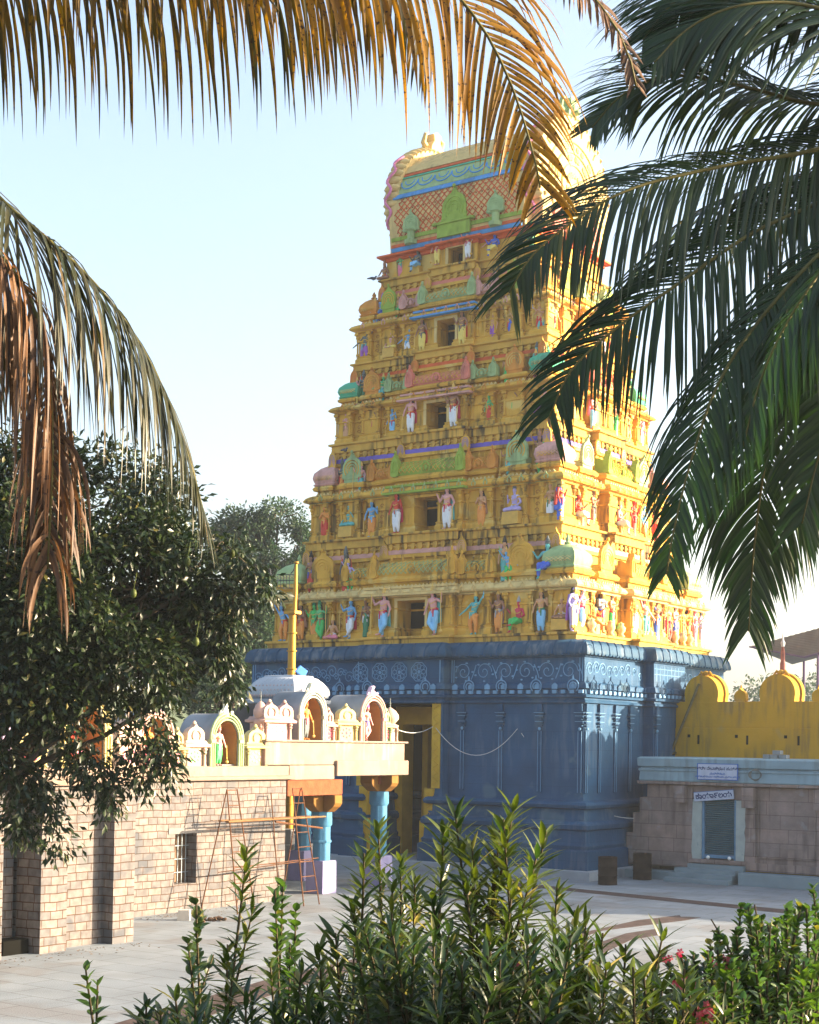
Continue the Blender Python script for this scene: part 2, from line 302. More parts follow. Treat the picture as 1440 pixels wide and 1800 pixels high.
for P_, half, nm in ((FR, A0, 'F'), (RT, B0, 'R')):
    lead = B0 if nm == 'F' else A0; cw = 1.95 if nm == 'F' else 1.3
    def dist(u): return lead + (.40 if abs(u) < cw else 0)
    dents = [MB() for _ in range(3)]; rels = [MB() for _ in range(3)]; leafs = [MB() for _ in range(3)]; tip = MB(); tip.T = P_
    for q_ in dents + rels + leafs: q_.T = P_
    def bay(u): return 0 if u < -cw else (1 if u < cw else 2)
    class Pick:
        def __init__(s_, L): s_.L = L
        def tube(s_, pts, r, n=6): s_.L[bay(pts[0][0])].tube(pts, r, n)
        def ball(s_, c, r, n=10, k=6): s_.L[bay(c[0])].ball(c, r, n, k)
        def box(s_, x0, *a): s_.L[bay(x0)].box(x0, *a)
        def prism(s_, p, *a): s_.L[bay(p[0][0])].prism(p, *a)
    dent, rel, leafb = Pick(dents), Pick(rels), Pick(leafs)
    u = -half + .1
    k = 0
    while u < half - .1:
        d = dist(u + .1)
        dent.box(u, u + .17, d + .08, d + .19, 6.265, 6.385)
        if k % 2 == 0:
            leafb.prism([(u - .02, 6.42), (u + .2, 6.42), (u + .2, 6.55), (u + .09, 6.63), (u - .02, 6.55)], d + .12, d + .185)
        u += .34 if True else 0; k += 1
    # eave tile drops along the lower lip
    u = -half + .05
    while u < half:
        d = dist(u); tip.ball((u, d + .21, 7.60), (.045, .05, .045), 6, 4); u += .26
    rib = MB(); rib.T = P_; u = -half + .25
    while u < half:
        d = dist(u); rib.tube([(u, d + .225, 7.62), (u + .02, d + .20, 7.80), (u + .06, d + .15, 7.97), (u + .10, d + .05, 8.09)], [.045, .03, .03, .02], 5)
        if nm == 'F': rib.tube([(u + .28 + .14 * math.cos(a_), d + .19 - .05 * math.sin(a_), 7.80 + .10 * math.sin(a_)) for a_ in [R(b_) for b_ in range(0, 181, 30)]], .014, 4)
        u += .56
    rib.build('eave_rib_row', BLU, T)
    # frieze relief: running scrolls and rosettes
    def spiral(cx, cz, r, flip, d):
        pts = [(cx + flip * r * (1 - t / 26) * math.cos(t * .42), d, cz + r * (1 - t / 26) * math.sin(t * .42)) for t in range(24)]
        rel.tube(pts, .018, 4)
    if nm == 'F':
        for q in range(6):
            cx = 2.55 + q * .86; spiral(cx, 7.05, .33, 1 if q % 2 else -1, lead + .015)
            rel.tube([(cx + .33, lead + .01, 6.78 + (q % 2) * .5), (cx + .45, lead + .015, 7.05), (cx + .53, lead + .01, 7.3 - (q % 2) * .5)], .02, 4)
            for e in range(5):
                an = e * 1.25 + q; rel.ball((cx + .38 * math.cos(an), lead + .01, 7.05 + .33 * math.sin(an)), (.06, .025, .035), 6, 4)
        for q in range(4):
            cx = -1.75 + q * .88
            for e in range(8):
                a1 = e * math.pi / 4; rel.tube([(cx + .36 * math.cos(a1 - .39), lead + .42, 7.07 + .36 * math.sin(a1 - .39)), (cx + .36 * math.cos(a1 + .39), lead + .42, 7.07 + .36 * math.sin(a1 + .39))], .016, 4)
                rel.tube([(cx + .20 * math.cos(a1) + .09 * math.cos(w), lead + .42, 7.07 + .20 * math.sin(a1) + .09 * math.sin(w)) for w in [x * math.pi / 4 for x in range(9)]], .013, 4)
            rel.ball((cx, lead + .41, 7.07), (.07, .03, .07), 8, 4)
        rr = random.Random(3)
        for q in range(13):
            cx = -7.1 + q * .41; spiral(cx, 7.05 + rr.uniform(-.15, .15), rr.uniform(.16, .26), rr.choice((-1, 1)), lead + .015)
            spiral(cx + .2, 7.05 - rr.uniform(-.15, .2), rr.uniform(.12, .2), rr.choice((-1, 1)), lead + .015)
        for u in (-7.36, -7.25, -2.12, -2.03, 2.05, 2.14, 7.25, 7.36):
            rel.box(u - .015, u + .015, lead, lead + .02, 6.68, 7.48)
        for u in (-1.86, 1.80): rel.box(u - .02, u + .02, lead + .4, lead + .42, 6.68, 7.48)
    else:
        rr = random.Random(5)
        for q in range(24):
            cx = -5.4 + q * .47
            if abs(cx) < 1.55: continue
            spiral(cx, 7.07 + rr.uniform(-.12, .12), rr.uniform(.16, .28), rr.choice((-1, 1)), lead + .015)
        for u in (-1.1, -.8, -.5, -.2, .1, .4, .7, 1.0):
            rel.box(u - .01, u + .01, lead + .4, lead + .415, 6.72, 7.42)
        for z in (6.9, 7.1, 7.3): rel.box(-1.25, 1.25, lead + .4, lead + .413, z, z + .015)
    [q_.build('dentil_band', BLL, T) for q_ in dents if q_.v]; [q_.build('leaf_band', BLL if nm == 'F' else BLU, T) for q_ in leafs if q_.v]
    [q_.build('relief_frieze', BLL, T) for q_ in rels if q_.v]; tip.build('eave_drop_row', BLU, T)
    # small horseshoe ornaments on the lower cornice
    ks = [2.9, 4.25, 5.65, 7.1, -2.9, -4.2, -5.6, -7.1, -1.3, 1.3] if nm == 'F' else [-5.4, -4.2, -3.0, 3.0, 4.2, 5.4, -.9, .9]
    for u in ks:
        o = MB(); o.T = P_; d = dist(u)
        for r_, dz in ((.21, 0), (.12, 0)):
            o.tube([(u + r_ * math.cos(w), d + .2, 6.52 + r_ * math.sin(w) * 1.05) for w in [R(a) for a in range(-50, 231, 20)]], .022, 5)
        o.tube([(u, d + .2, 6.72), (u, d + .2, 6.9)], [.05, .012], 6)
        o.build('horseshoe_ornament', BLL if nm == 'F' else BLU, T)
    pl = [2.55, 4.15, 5.73, 7.30, -2.55, -4.15, -5.73, -7.30] if nm == 'F' else [-5.6, -4.66, -3.5, -2.4, 2.4, 3.5, 4.66, 5.6, -1.12, 1.12]
    for u in pl:
        o = MB(); o.T = P_; d = dist(u)
        o.box(u - .07, u + .07, d, d + .05, 2.87, 5.0)
        o.mi = 1
        for e in (-.075, .06): o.box(u + e, u + e + .016, d + .05, d + .062, 2.9, 4.98)
        o.ball((u, d + .07, 5.06), (.06, .05, .06), 8, 5)
        o.mi = 0
        for z, w, hh in ((5.14, .11, .05), (5.24, .15, .07), (5.36, .09, .05), (5.44, .15, .06), (5.56, .19, .05), (5.66, .10, .26)):
            o.box(u - w, u + w, d, d + .06 + w * .35, z, z + hh, .012, 0)
        o.mi = 1
        for z, w in ((5.31, .155), (5.5, .155), (5.612, .195)): o.box(u - w, u + w, d + .06 + w * .35, d + .075 + w * .35, z - .01, z + .008)
        o.build('pilaster', [BLU, BLL], T)
# portal: yellow stepped frame and the passage behind it
OCH = mat('portal_yellow', (.42, .27, .03), .7, .15, 2, .2, 20)
d = B0 + .40
for sg in (-1, 1):
    o = MB(); o.T = FR
    for z0, z1, sh in ((2.9, 5.92, 0), (1.75, 2.88, .22), (.34, 1.73, .36)):
        x0 = sg * (1.86 - sh); x1 = sg * (1.50 - sh); o.box(min(x0, x1), max(x0, x1), d - .5, d + .035 + sh * .5, z0, z1)
        q = z0 + .12
        while q < z1 - .2:
            xm = (x0 + x1) / 2; o.tube([(xm - .12, d + .04 + sh * .5, q), (xm + .1, d + .045 + sh * .5, q + .12), (xm - .1, d + .04 + sh * .5, q + .26)], .014, 4); q += .3
    o.build('door_frame', OCH, T)
o = MB(); o.T = FR
for x0, x1, y0, y1 in ((-1.5, -1.15, B0 - 2.2, B0 - 1.5), (1.15, 1.5, B0 - 2.2, B0 - 1.5), (-1.15, -.9, B0 - 3.4, B0 - 2.8), (.9, 1.15, B0 - 3.4, B0 - 2.8)): o.box(x0, x1, y0, y1, .33, 5.2)
o.box(-1.5, 1.5, B0 - 2.2, B0 - 1.5, 5.2, 5.93)
o.build('inner_door_frame', OCH, T)
o = MB(); o.T = FR; o.box(-1.6, 1.6, B0 - 4.0, B0 - 3.85, .33, 5.9); o.box(-1.615, -1.56, B0 - 3.8, B0 + .2, .33, 5.9); o.box(1.56, 1.615, B0 - 3.8, B0 + .2, .33, 5.9); o.box(-1.55, 1.55, B0 - 3.8, B0 + .2, 5.86, 5.925); o.build('passage_shade_lining', DRK, T)  # near-black boxes paint in the shade of the passage
# --- tiers
o = MB(); LG0 = plan(6.91, 5.42, [(1.9, .34), (None, 0)], [(1.35, .34), (None, 0)])
o.sweep(LG0, [(.0, 8.10), (.02, 8.30), (.10, 8.31), (.10, 8.40), (.08, 8.403)]); o.build('ledge', YEL2, T, bevel=.02)
TZ = [8.40, 12.37, 16.26, 19.51, 22.88]; TA = [7.01, 5.90, 5.14, 4.56, 3.68]; TB = [5.52, 4.64, 4.05, 3.49, 2.90]; ZR, AR, BR = 23.81, 3.56, 2.83
bands = [LAV, PUR, RED, PNK, None]
sal = [(YEL, YEL, YEL, YEL), (GRN, ORG, MNT, LAV), (PNK, MNT, ORG, TEA), (MNT, LAV, GRN, ORG)]
eavec = [CRM, GRN, LAV, SKY, SKY]
def arc_pts(w, h, n=14, z0=0):     # horseshoe outline
    L = [(-w * .55, z0), (-w * .98, z0 + h * .06), (-w * 1.02, z0 + h * .22)]
    for i in range(n + 1):
        a = math.pi * (1.06 - 1.12 * i / n); L.append((w * math.cos(a), z0 + h * .40 + h * .44 * math.sin(a)))
    L += [(w * 1.02, z0 + h * .22), (w * .98, z0 + h * .06), (w * .55, z0)]
    mid = 3 + n // 2; x, z = L[mid]; L[mid] = (x, z + h * .16)
    return L
def kudu(mb, u, d, z, w, h, th=.1, mi2=None):
    P = arc_pts(w, h); mb.prism([(u + a, z + b) for a, b in P], d, d + th)
    m0 = mb.mi
    for k in (.78, .52, .28):
        if mi2 is not None: mb.mi = mi2
        mb.tube([(u + w * k * math.cos(t), d + th, z + h * .38 + h * .42 * k * math.sin(t)) for t in [R(a) for a in range(-40, 221, 20)]], w * .055, 5)
    mb.mi = m0
    mb.ball((u, d + th, z + h * 1.02), (w * .14, w * .14, w * .16), 8, 5)
    for sg in (-1, 1): mb.ball((u + sg * w * .9, d + th * .8, z + h * .1), (w * .2, .05, w * .2), 8, 4)
def sala(par, P_, u0, u1, d, z0, z1, m_main, m_roof, nfin, dep=.55):
    """barrel roofed shrine top: vault with crossed ribs, gable arches at its ends, finials on the ridge"""
    o = MB(); o.T = P_; h = z1 - z0; n = 7
    prof = [(d - dep, z0)] + [(d - dep * .15 + (.10 * math.sin(math.pi * k / n)) - dep * .75 * (k / n) ** 2.2 + dep * .15, z0 + h * k / n) for k in range(n + 1)] + [(d - dep, z1)]
    o.loft([[(u, y, z) for y, z in prof] for u in (u0, u1)])
    r = MB(); r.T = P_
    def ys(t): return d + (.10 * math.sin(math.pi * t)) - dep * .75 * t ** 2.2 + .012
    q = u0 + .05; stp = .2
    while q < u1 - .05:
        for sg in (-1, 1):
            pts = []
            for k in range(6):
                t = .12 + .76 * k / 5; uu = q + sg * h * .9 * (t - .5)
                if u0 + .04 < uu < u1 - .04: pts.append((uu, ys(t), z0 + h * t))
            if len(pts) > 1: r.tube(pts, .014, 4)
        q += stp
    o.build('shrine_roof', m_main, par); r.build('roof_lattice', m_roof, par)
    for sg, uu in ((-1, u0), (1, u1)):
        f = MB(); f.T = P_
        f.prism([(uu + a, z0 - .04 + b) for a, b in arc_pts(.17, h * 1.45)], d - .12, d + .14)
        f.tube([(uu + .09 * math.cos(t), d + .15, z0 + h * .5 + h * .42 * math.sin(t)) for t in [R(a) for a in range(-40, 221, 26)]], .02, 4)
        f.ball((uu, d + .05, z0 + h * 1.48), (.05, .06, .09), 6, 4); f.build('gable_arch', m_main, par)
    f = MB(); f.T = P_; um = (u0 + u1) / 2
    f.tube([(um + .17 * math.cos(t), d + .16, z0 + h * .32 + h * .34 * math.sin(t)) for t in [R(a) for a in range(-40, 221, 20)]], .03, 5)
    f.ball((um, d + .13, z0 + h * .32), (.09, .05, .1), 8, 5)
    f.build('central_roundel', m_main, par)
    e = MB(); e.T = P_
    for k in range(nfin):
        uu = u0 + (u1 - u0) * (k + 1) / (nfin + 1); e.lathe([(.03, z1 - .02), (.05, z1 + .04), (.06, z1 + .08), (.025, z1 + .13), (.006, z1 + .24)], (uu, d - dep * .7), 6)
    e.build('ridge_finial', YEL, par)
def dome(par, P_, u, d, w, z0, h, m1, m2):
    o = MB(); o.T = P_
    o.sweep([(u - w, d - 2 * w), (u + w, d - 2 * w), (u + w, d), (u - w, d)], [(0, z0), (.04, z0 + h * .06), (-.02, z0 + h * .12), (.02, z0 + h * .2), (.06, z0 + h * .36), (.02, z0 + h * .6), (-w * .35, z0 + h * .85), (-w * .7, z0 + h * .97), (-w * .86, z0 + h)])
    o.mi = 1
    for k in range(-3, 4):
        for sg in (-1, 1):
            pts = []
            for t in (0, .25, .5, .75, 1):
                uu = u + k * w * .3 + sg * (t - .5) * w * 1.1
                if abs(uu - u) < w * .97: pts.append((uu, d + .065 - .12 * t * t - (.0 if t < 1 else .04), z0 + h * (.25 + .42 * t)))
            if len(pts) > 1: o.tube(pts, .012, 4)
    o.mi = 0
    o.lathe([(.1, z0 + h), (.14, z0 + h * 1.05), (.06, z0 + h * 1.12), (.09, z0 + h * 1.2), (.01, z0 + h * 1.4)], (u, d - w), 8)
    o.build('corner_dome', [m1, m2], par, smooth='auto')
def kapota(h, s=1): return [(0, 0), (.10 * s, .02 * h), (.12 * s, .16 * h), (.26 * s, .26 * h), (.30 * s, .42 * h), (.22 * s, .72 * h), (.08 * s, .94 * h), (.02, h)]
for k in range(5):
    z0 = TZ[k]; a = TA[k]; b = TB[k]; z1 = TZ[k + 1] if k < 4 else ZR; na = TA[k + 1] if k < 4 else AR; nb = TB[k + 1] if k < 4 else BR
    h = z1 - z0; ins = .52 - .04 * k; wa, wb = a - ins, b - ins; sc = 1 - .09 * k
    top = (k == 4)
    SX = [(.265 * a, .42 * sc), (.475 * a, .2 * sc), (.55 * a, 0), (.72 * a, .2 * sc), (.81 * a, 0), (None, .2 * sc)]
    SY = [(.25 * b, .42 * sc), (.37 * b, 0), (.60 * b, .2 * sc), (.71 * b, 0), (None, .2 * sc)]
    if top: SX = [(.265 * a, .42 * sc), (None, .1)]; SY = [(.25 * b, .3), (None, .1)]
    ow = .085 * a + .03; zt = z0 + (.34 * h if not top else .76 * h)
    hk = .42 * h if not top else .78 * h
    nx = [(ow, -.45)] + SX; PN = plan(wa, wb, nx, SY); PF = plan(wa, wb, SX, SY)
    o = MB(); o.sweep(PN, [(0, z0), (0, zt)]); o.sweep(PF, [(0, zt), (0, z0 + hk)]); o.build('storey_wall', YEL, T)
    if not top:
        o = MB(); o.sweep(PN, [(.10, z0 + .002), (.10, z0 + .10 * h * .5), (.05, z0 + .07 * h), (.08, z0 + .085 * h), (.0, z0 + .10 * h)]); o.build('base_moulding', YEL, T)
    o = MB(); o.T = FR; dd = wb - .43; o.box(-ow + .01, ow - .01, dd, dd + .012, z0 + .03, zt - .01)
    o.build('window_shade_sheet', DRK, T)  # near-black sheet painting in the shade behind the window
    # window frame
    o = MB(); o.T = FR; dc = wb + .42 * sc
    for sg in (-1, 1): o.box(*(sorted((sg * (ow + .002), sg * (ow + .12)))), dc, dc + .05, z0 + .02, zt)
    o.box(-ow - .12, ow + .12, dc, dc + .06, zt + .002, zt + .1); o.build('window_frame', CRM if k != 1 else YEL, T)
    if top:
        o = MB(); o.sweep(PF, [(0, z0 + hk), (.08, z0 + hk + .02), (.08, z1 - .08), (.3, z1 - .05), (.3, z1 + .02)]); o.build('cornice', RED, T)
        continue
    # kapota eave (whole plan) and second course
    zk = z0 + .37 * h; kh = .10 * h
    o = MB(); o.sweep(PF, [(off, zk + z) for off, z in kapota(kh)]); o.build('cornice', YEL if k != 0 else CRM, T, smooth='auto')
    tipm = MB(); nas = MB()
    cwid = .265 * a
    c_ = MB(); c_.T = FR; dcn = wb + .42 * sc   # painted lip on the central eave
    c_.box(-cwid - .30, cwid + .30, dcn + .05, dcn + .335, zk + kh * .14, zk + kh * .34); c_.box(-cwid - .2, cwid + .2, dcn, dcn + .24, zk + kh * .8, zk + kh * 1.02)
    c_.build('painted_lip', eavec[k], T)
    for P_, lead, half, sg_ in ((FR, wb, wa, SX), (RT, wa, wb, SY)):
        u = -half
        while u < half:
            pr = next((d_ for e_, d_ in sg_ if e_ is None or abs(u) < e_), 0); d = lead + pr
            v0 = len(tipm.v); tipm.T = P_
            if int(u * 100) % 51 < 17:
                nas.T = P_; nas.tube([(u + .07 + .085 * math.cos(t), d + .30, zk + kh * .5 + .095 * math.sin(t)) for t in [R(a_) for a_ in range(-50, 231, 40)]], .02, 4); nas.ball((u + .07, d + .29, zk + kh * .5 + .13), (.03, .03, .05), 6, 4)
            tipm.prism([(u, zk + kh * .98), (u + .07, zk + kh * .98 + .09), (u + .14, zk + kh * .98)], d + .02, d + .07); u += .17
    tipm.T = None; tipm.sweep(PF, [(.015, zk + kh * .97), (.045, zk + kh * .975), (.045, zk + kh * .99), (.015, zk + kh * 1.0)], cap=False); nas.T = None; nas.sweep(PF, [(.10, zk + kh * .30), (.27, zk + kh * .32), (.27, zk + kh * .36), (.10, zk + kh * .38)], cap=False)
    tipm.build('leaf_cresting', CRM, T); nas.build('eave_roundel_row', [CRM, MNT, ORG, LAV, CRM][k], T)
    o = MB(); o.sweep(PN, [(.005, z0 + .255 * h), (.05, z0 + .26 * h), (.05, z0 + .275 * h), (.005, z0 + .28 * h)], cap=False); o.build('string_moulding', YEL, T)
    o = MB(); o.sweep(PF, [(.125, zk + kh * .15), (.135, zk + kh * .16), (.135, zk + kh * .22), (.125, zk + kh * .23)], cap=False); o.build('painted_string', [MNT, TEA, ORG, LAV][k], T)
    PF2 = plan(wa - .12, wb - .12, SX, SY); zp = z0 + .47 * h; zs = z0 + .575 * h
    o = MB(); o.sweep(PF2, [(0, zp - .02), (0, zs - .06 * h), (.12, zs - .055 * h), (.16, zs - .03 * h), (.06, zs)]); o.build('parapet_panel', YEL, T)
    # upper wall, coloured band and ledge carrying the next tier
    UP = plan(na - .22, nb - .22, [(.26 * na, .30 * sc), (None, 0)], [(.25 * nb, .30 * sc), (None, 0)])
    zb = z0 + .80 * h
    o = MB(); o.sweep(UP, [(.02, zp), (.02, zb - .04 * h), (.12, zb - .035 * h), (.12, zb - .01), (.04, zb), (.04, zb + .045 * h), (0, zb + .05 * h), (0, z0 + .90 * h)]); o.build('upper_wall', YEL, T)
    o = MB(); o.sweep(UP, [(.045, zb + .004), (.062, zb + .006), (.062, zb + .042 * h), (.045, zb + .044 * h)], cap=False); o.build('painted_band', bands[k], T)
    br = MB()
    for P_, lead, half, cw_ in ((FR, nb - .22, na, .26 * na), (RT, na - .22, nb, .25 * nb)):
        br.T = P_; u = -half + .3
        while u < half - .25:
            d = lead + (.30 * sc if abs(u) < cw_ else 0); br.prism([(u, z0 + .865 * h), (u + .04, z0 + .84 * h), (u + .12, z0 + .84 * h), (u + .16, z0 + .865 * h), (u + .16, z0 + .9 * h), (u, z0 + .9 * h)], d - .02, d + .09); u += .34
    br.T = None; br.sweep(UP, [(-.01, z0 + .868 * h), (.05, z0 + .87 * h), (.05, z0 + .885 * h), (-.01, z0 + .887 * h)], cap=False); br.build('bracket_row', YEL2, T)
    LG = plan(na - .1, nb - .1, [(.275 * na, .34 * sc), (None, 0)], [(.26 * nb, .34 * sc), (None, 0)])
    o = MB(); o.sweep(LG, [(-.10, z0 + .90 * h), (.0, z0 + .905 * h), (.0, z0 + .975 * h), (.10, z0 + .98 * h), (.10, z1), (.08, z1 + .003)]); o.build('ledge', YEL2, T, bevel=.02)
    # bay ornaments on the seen faces
    m_c, m_s, m_k, m_d = sal[k]
    for P_, lead, half, up in ((FR, wb, a, nb), (RT, wa, b, na), (LF, wa, b, na)):
        if P_ is FR:
            sala(T, P_, -.25 * a, .25 * a, lead + .36 * sc, zs, z0 + .73 * h, m_c, YEL if k else MNT, 6)
            for sg in (-1, 1):
                u0, u1 = sorted((sg * .29 * a, sg * .465 * a)); sala(T, P_, u0, u1, lead + .14, zs - .01, z0 + .70 * h, m_s, YEL if k else MNT, 3, .4)
            pu, pw = .635 * a, .075 * a
            for sg in (-1, 1):
                o = MB(); o.T = P_; uu = sg * .37 * a; o.mi = 0
        else:
            sala(T, P_, -.235 * b, .235 * b, lead + .36 * sc, zs, z0 + .73 * h, m_c, YEL if k else MNT, 4)
            pu, pw = .485 * b, .09 * b
        for sg in (-1, 1):
            o = MB(); o.T = P_; o.box(sg * pu - pw * .85, sg * pu + pw * .85, lead - .3, lead + .12, zs - .03, zs + .07 * h)
            kudu(o, sg * pu, lead + .02, zs + .03 * h, pw, .27 * h, .13, 1); o.build('horseshoe_arch', [m_k, YEL if m_k is not CRM else CRM], T)
        # arches standing on the painted band
        for u in (-.25 * a if P_ is FR else -.22 * b, .25 * a if P_ is FR else .22 * b):
            o = MB(); o.T = P_; kudu(o, u, up + .1, zb - .03 * h, .16 * sc + .03, .17 * h, .08, 1); o.build('small_horseshoe_arch', [YEL, bands[k]] if k != 2 else [ORG, RED], T)
    for sx_ in (-1, 1):
        w = .085 * a
        o = MB(); o.T = FR
        uc = sx_ * (wa + .2 * sc - w - .03)
        dome(T, FR, uc, wb + .2 * sc - .02, w, zs - .02, .22 * h, m_d if k else MNT, YEL if k else CRM)
        o.T = FR; kudu(o, sx_ * (na - .25), nb - .02, zb - .06 * h, .17, .2 * h, .08, 1); o.build('small_horseshoe_arch', [YEL if k < 2 else ORG, bands[k]], T)
    dome(T, RT, (wb + .2 * sc - .085 * a - .03), wa + .2 * sc - .02, .085 * a, zs - .02, .22 * h, m_d if k else MNT, YEL if k else CRM)
    # slim pilasters of the storey, one per bay edge
    edges = [.10, .255, .29, .46, .565, .705, .83, .955]
    for P_, lead, half, sg_, ed in ((FR, wb, a, SX, edges), (RT, wa, b, SY, [.05, .235, .39, .585, .73, .94])):
        for e in ed:
            for sg in (-1, 1):
                u = sg * e * half; pr = next((d_ for e_, d_ in sg_ if e_ is None or abs(u) < e_), 0); d = lead + pr
                if P_ is FR and e == .10: continue
                o = MB(); o.T = P_; w = .05 * sc + .01; zz = z0 + .10 * h; zc = zk - .02
                o.lathe([(w * 1.5, zz), (w * 1.3, zz + .06), (w * .8, zz + .1), (w * .75, zc - .34), (w * 1.2, zc - .3), (w * .8, zc - .26), (w * 1.7, zc - .18), (w * 1.5, zc - .1), (w * .9, zc - .08)], (u, d + .015), 8)
                o.box(u - w * 1.9, u + w * 1.9, d, d + .12, zc - .08, zc + .02); o.build('pilaster', YEL, T)
    # painted scrolls and rosettes on the recessed walls
    o = MB(); o.T = FR; rr = random.Random(k)
    for e in (.52, .77, .38):
        for sg in (-1, 1):
            u = sg * e * a; pr = next((d_ for e_, d_ in SX if e_ is None or abs(u) < e_), 0); d = wb + pr + .012
            for q in range(4):
                zc = z0 + (.14 + .055 * q) * h; sn = 1 if q % 2 else -1
                o.tube([(u + sn * .1 * (1 - t / 16) * math.cos(t * .5) + .03, d, zc + .09 * (1 - t / 16) * math.sin(t * .5)) for t in range(14)], .011, 4)
    o.build('painted_scroll', MAR, T)
# right face gets a central niche panel
# --- barrel roof
RP = [(BR - .05, ZR + .02), (BR + .03, ZR + .25), (2.92, 24.6), (2.95, 25.2), (2.82, 26.0), (2.5, 26.8), (1.95, 27.6), (1.2, 28.2), (.45, 28.5), (0, 28.55)]
ROOFM = mat('roof_cream_yellow', (.60, .44, .18), .75, .12, 2, .2, 20, streak=.3)
o = MB(); prof = [(-y, z) for y, z in RP] + [(y, z) for y, z in RP[-2::-1]]
o.loft([[(x, y, z) for y, z in prof] for x in (-3.1, 3.1)]); o.build('barrel_roof', ROOFM, T, smooth='auto')
def roofy(z):
    for (y0, za), (y1, zb_) in zip(RP, RP[1:]):
        if za <= z <= zb_: return y0 + (y1 - y0) * (z - za) / (zb_ - za)
    return 0
def roofband(z0_, z1_, m_, out=.035, name='roof_band'):
    o = MB(); n = 5; zs_ = [z0_ + (z1_ - z0_) * i / n for i in range(n + 1)]
    for sg in (-1, 1):
        ring = [(sg * (roofy(z) + out), z) for z in zs_] + [(sg * (roofy(z) - .03), z) for z in zs_[::-1]]
        o.loft([[(x, y, z) for y, z in ring] for x in (-3.0, 3.0)])
    o.build(name, m_, T)
roofband(23.86, 24.0, SKY, .12); roofband(24.02, 24.14, RED, .08); roofband(24.28, 24.42, GRN, .05); roofband(25.98, 26.16, SKY, .07); roofband(27.02, 27.14, RED, .06); roofband(27.16, 27.5, ROOFM, .09); roofband(26.9, 26.98, TEA, .05)
roofband(26.2, 26.86, MNT, .02, 'roof_mint_panel')
o = MB(); stp = .27
for q in range(-14, 16):
    for sg in (-1, 1):
        pts = []
        for i in range(8):
            t = i / 7; x = q * stp + sg * (t - .5) * 1.5; z = 24.45 + 1.5 * t
            if abs(x) < 2.9: pts.append((x, -(roofy(z) + .012), z))
        if len(pts) > 1: o.tube(pts, .022, 4)
o.build('roof_lattice', RED, T)
o = MB()
for q in range(-10, 11):
    for i in range(5): x = q * stp + (stp / 2 if i % 2 else 0); z = 24.6 + i * .3; o.ball((x, -(roofy(z) + .01), z), (.035, .02, .035), 6, 4)
o.build('roof_stud_row', MAR, T)
o = MB()
for q in range(7):
    x = -2.4 + q * .8; o.tube([(x + .4 * math.cos(t), -(roofy(26.72 - .34 * math.sin(t)) + .03), 26.72 - .34 * math.sin(t)) for t in [R(a) for a in range(0, 181, 20)]], .028, 5)
    o.tube([(x + .22 * math.cos(t), -(roofy(26.75 - .2 * math.sin(t)) + .03), 26.75 - .2 * math.sin(t)) for t in [R(a) for a in range(0, 181, 20)]], .02, 5)
o.build('roof_swag_row', SKY, T)
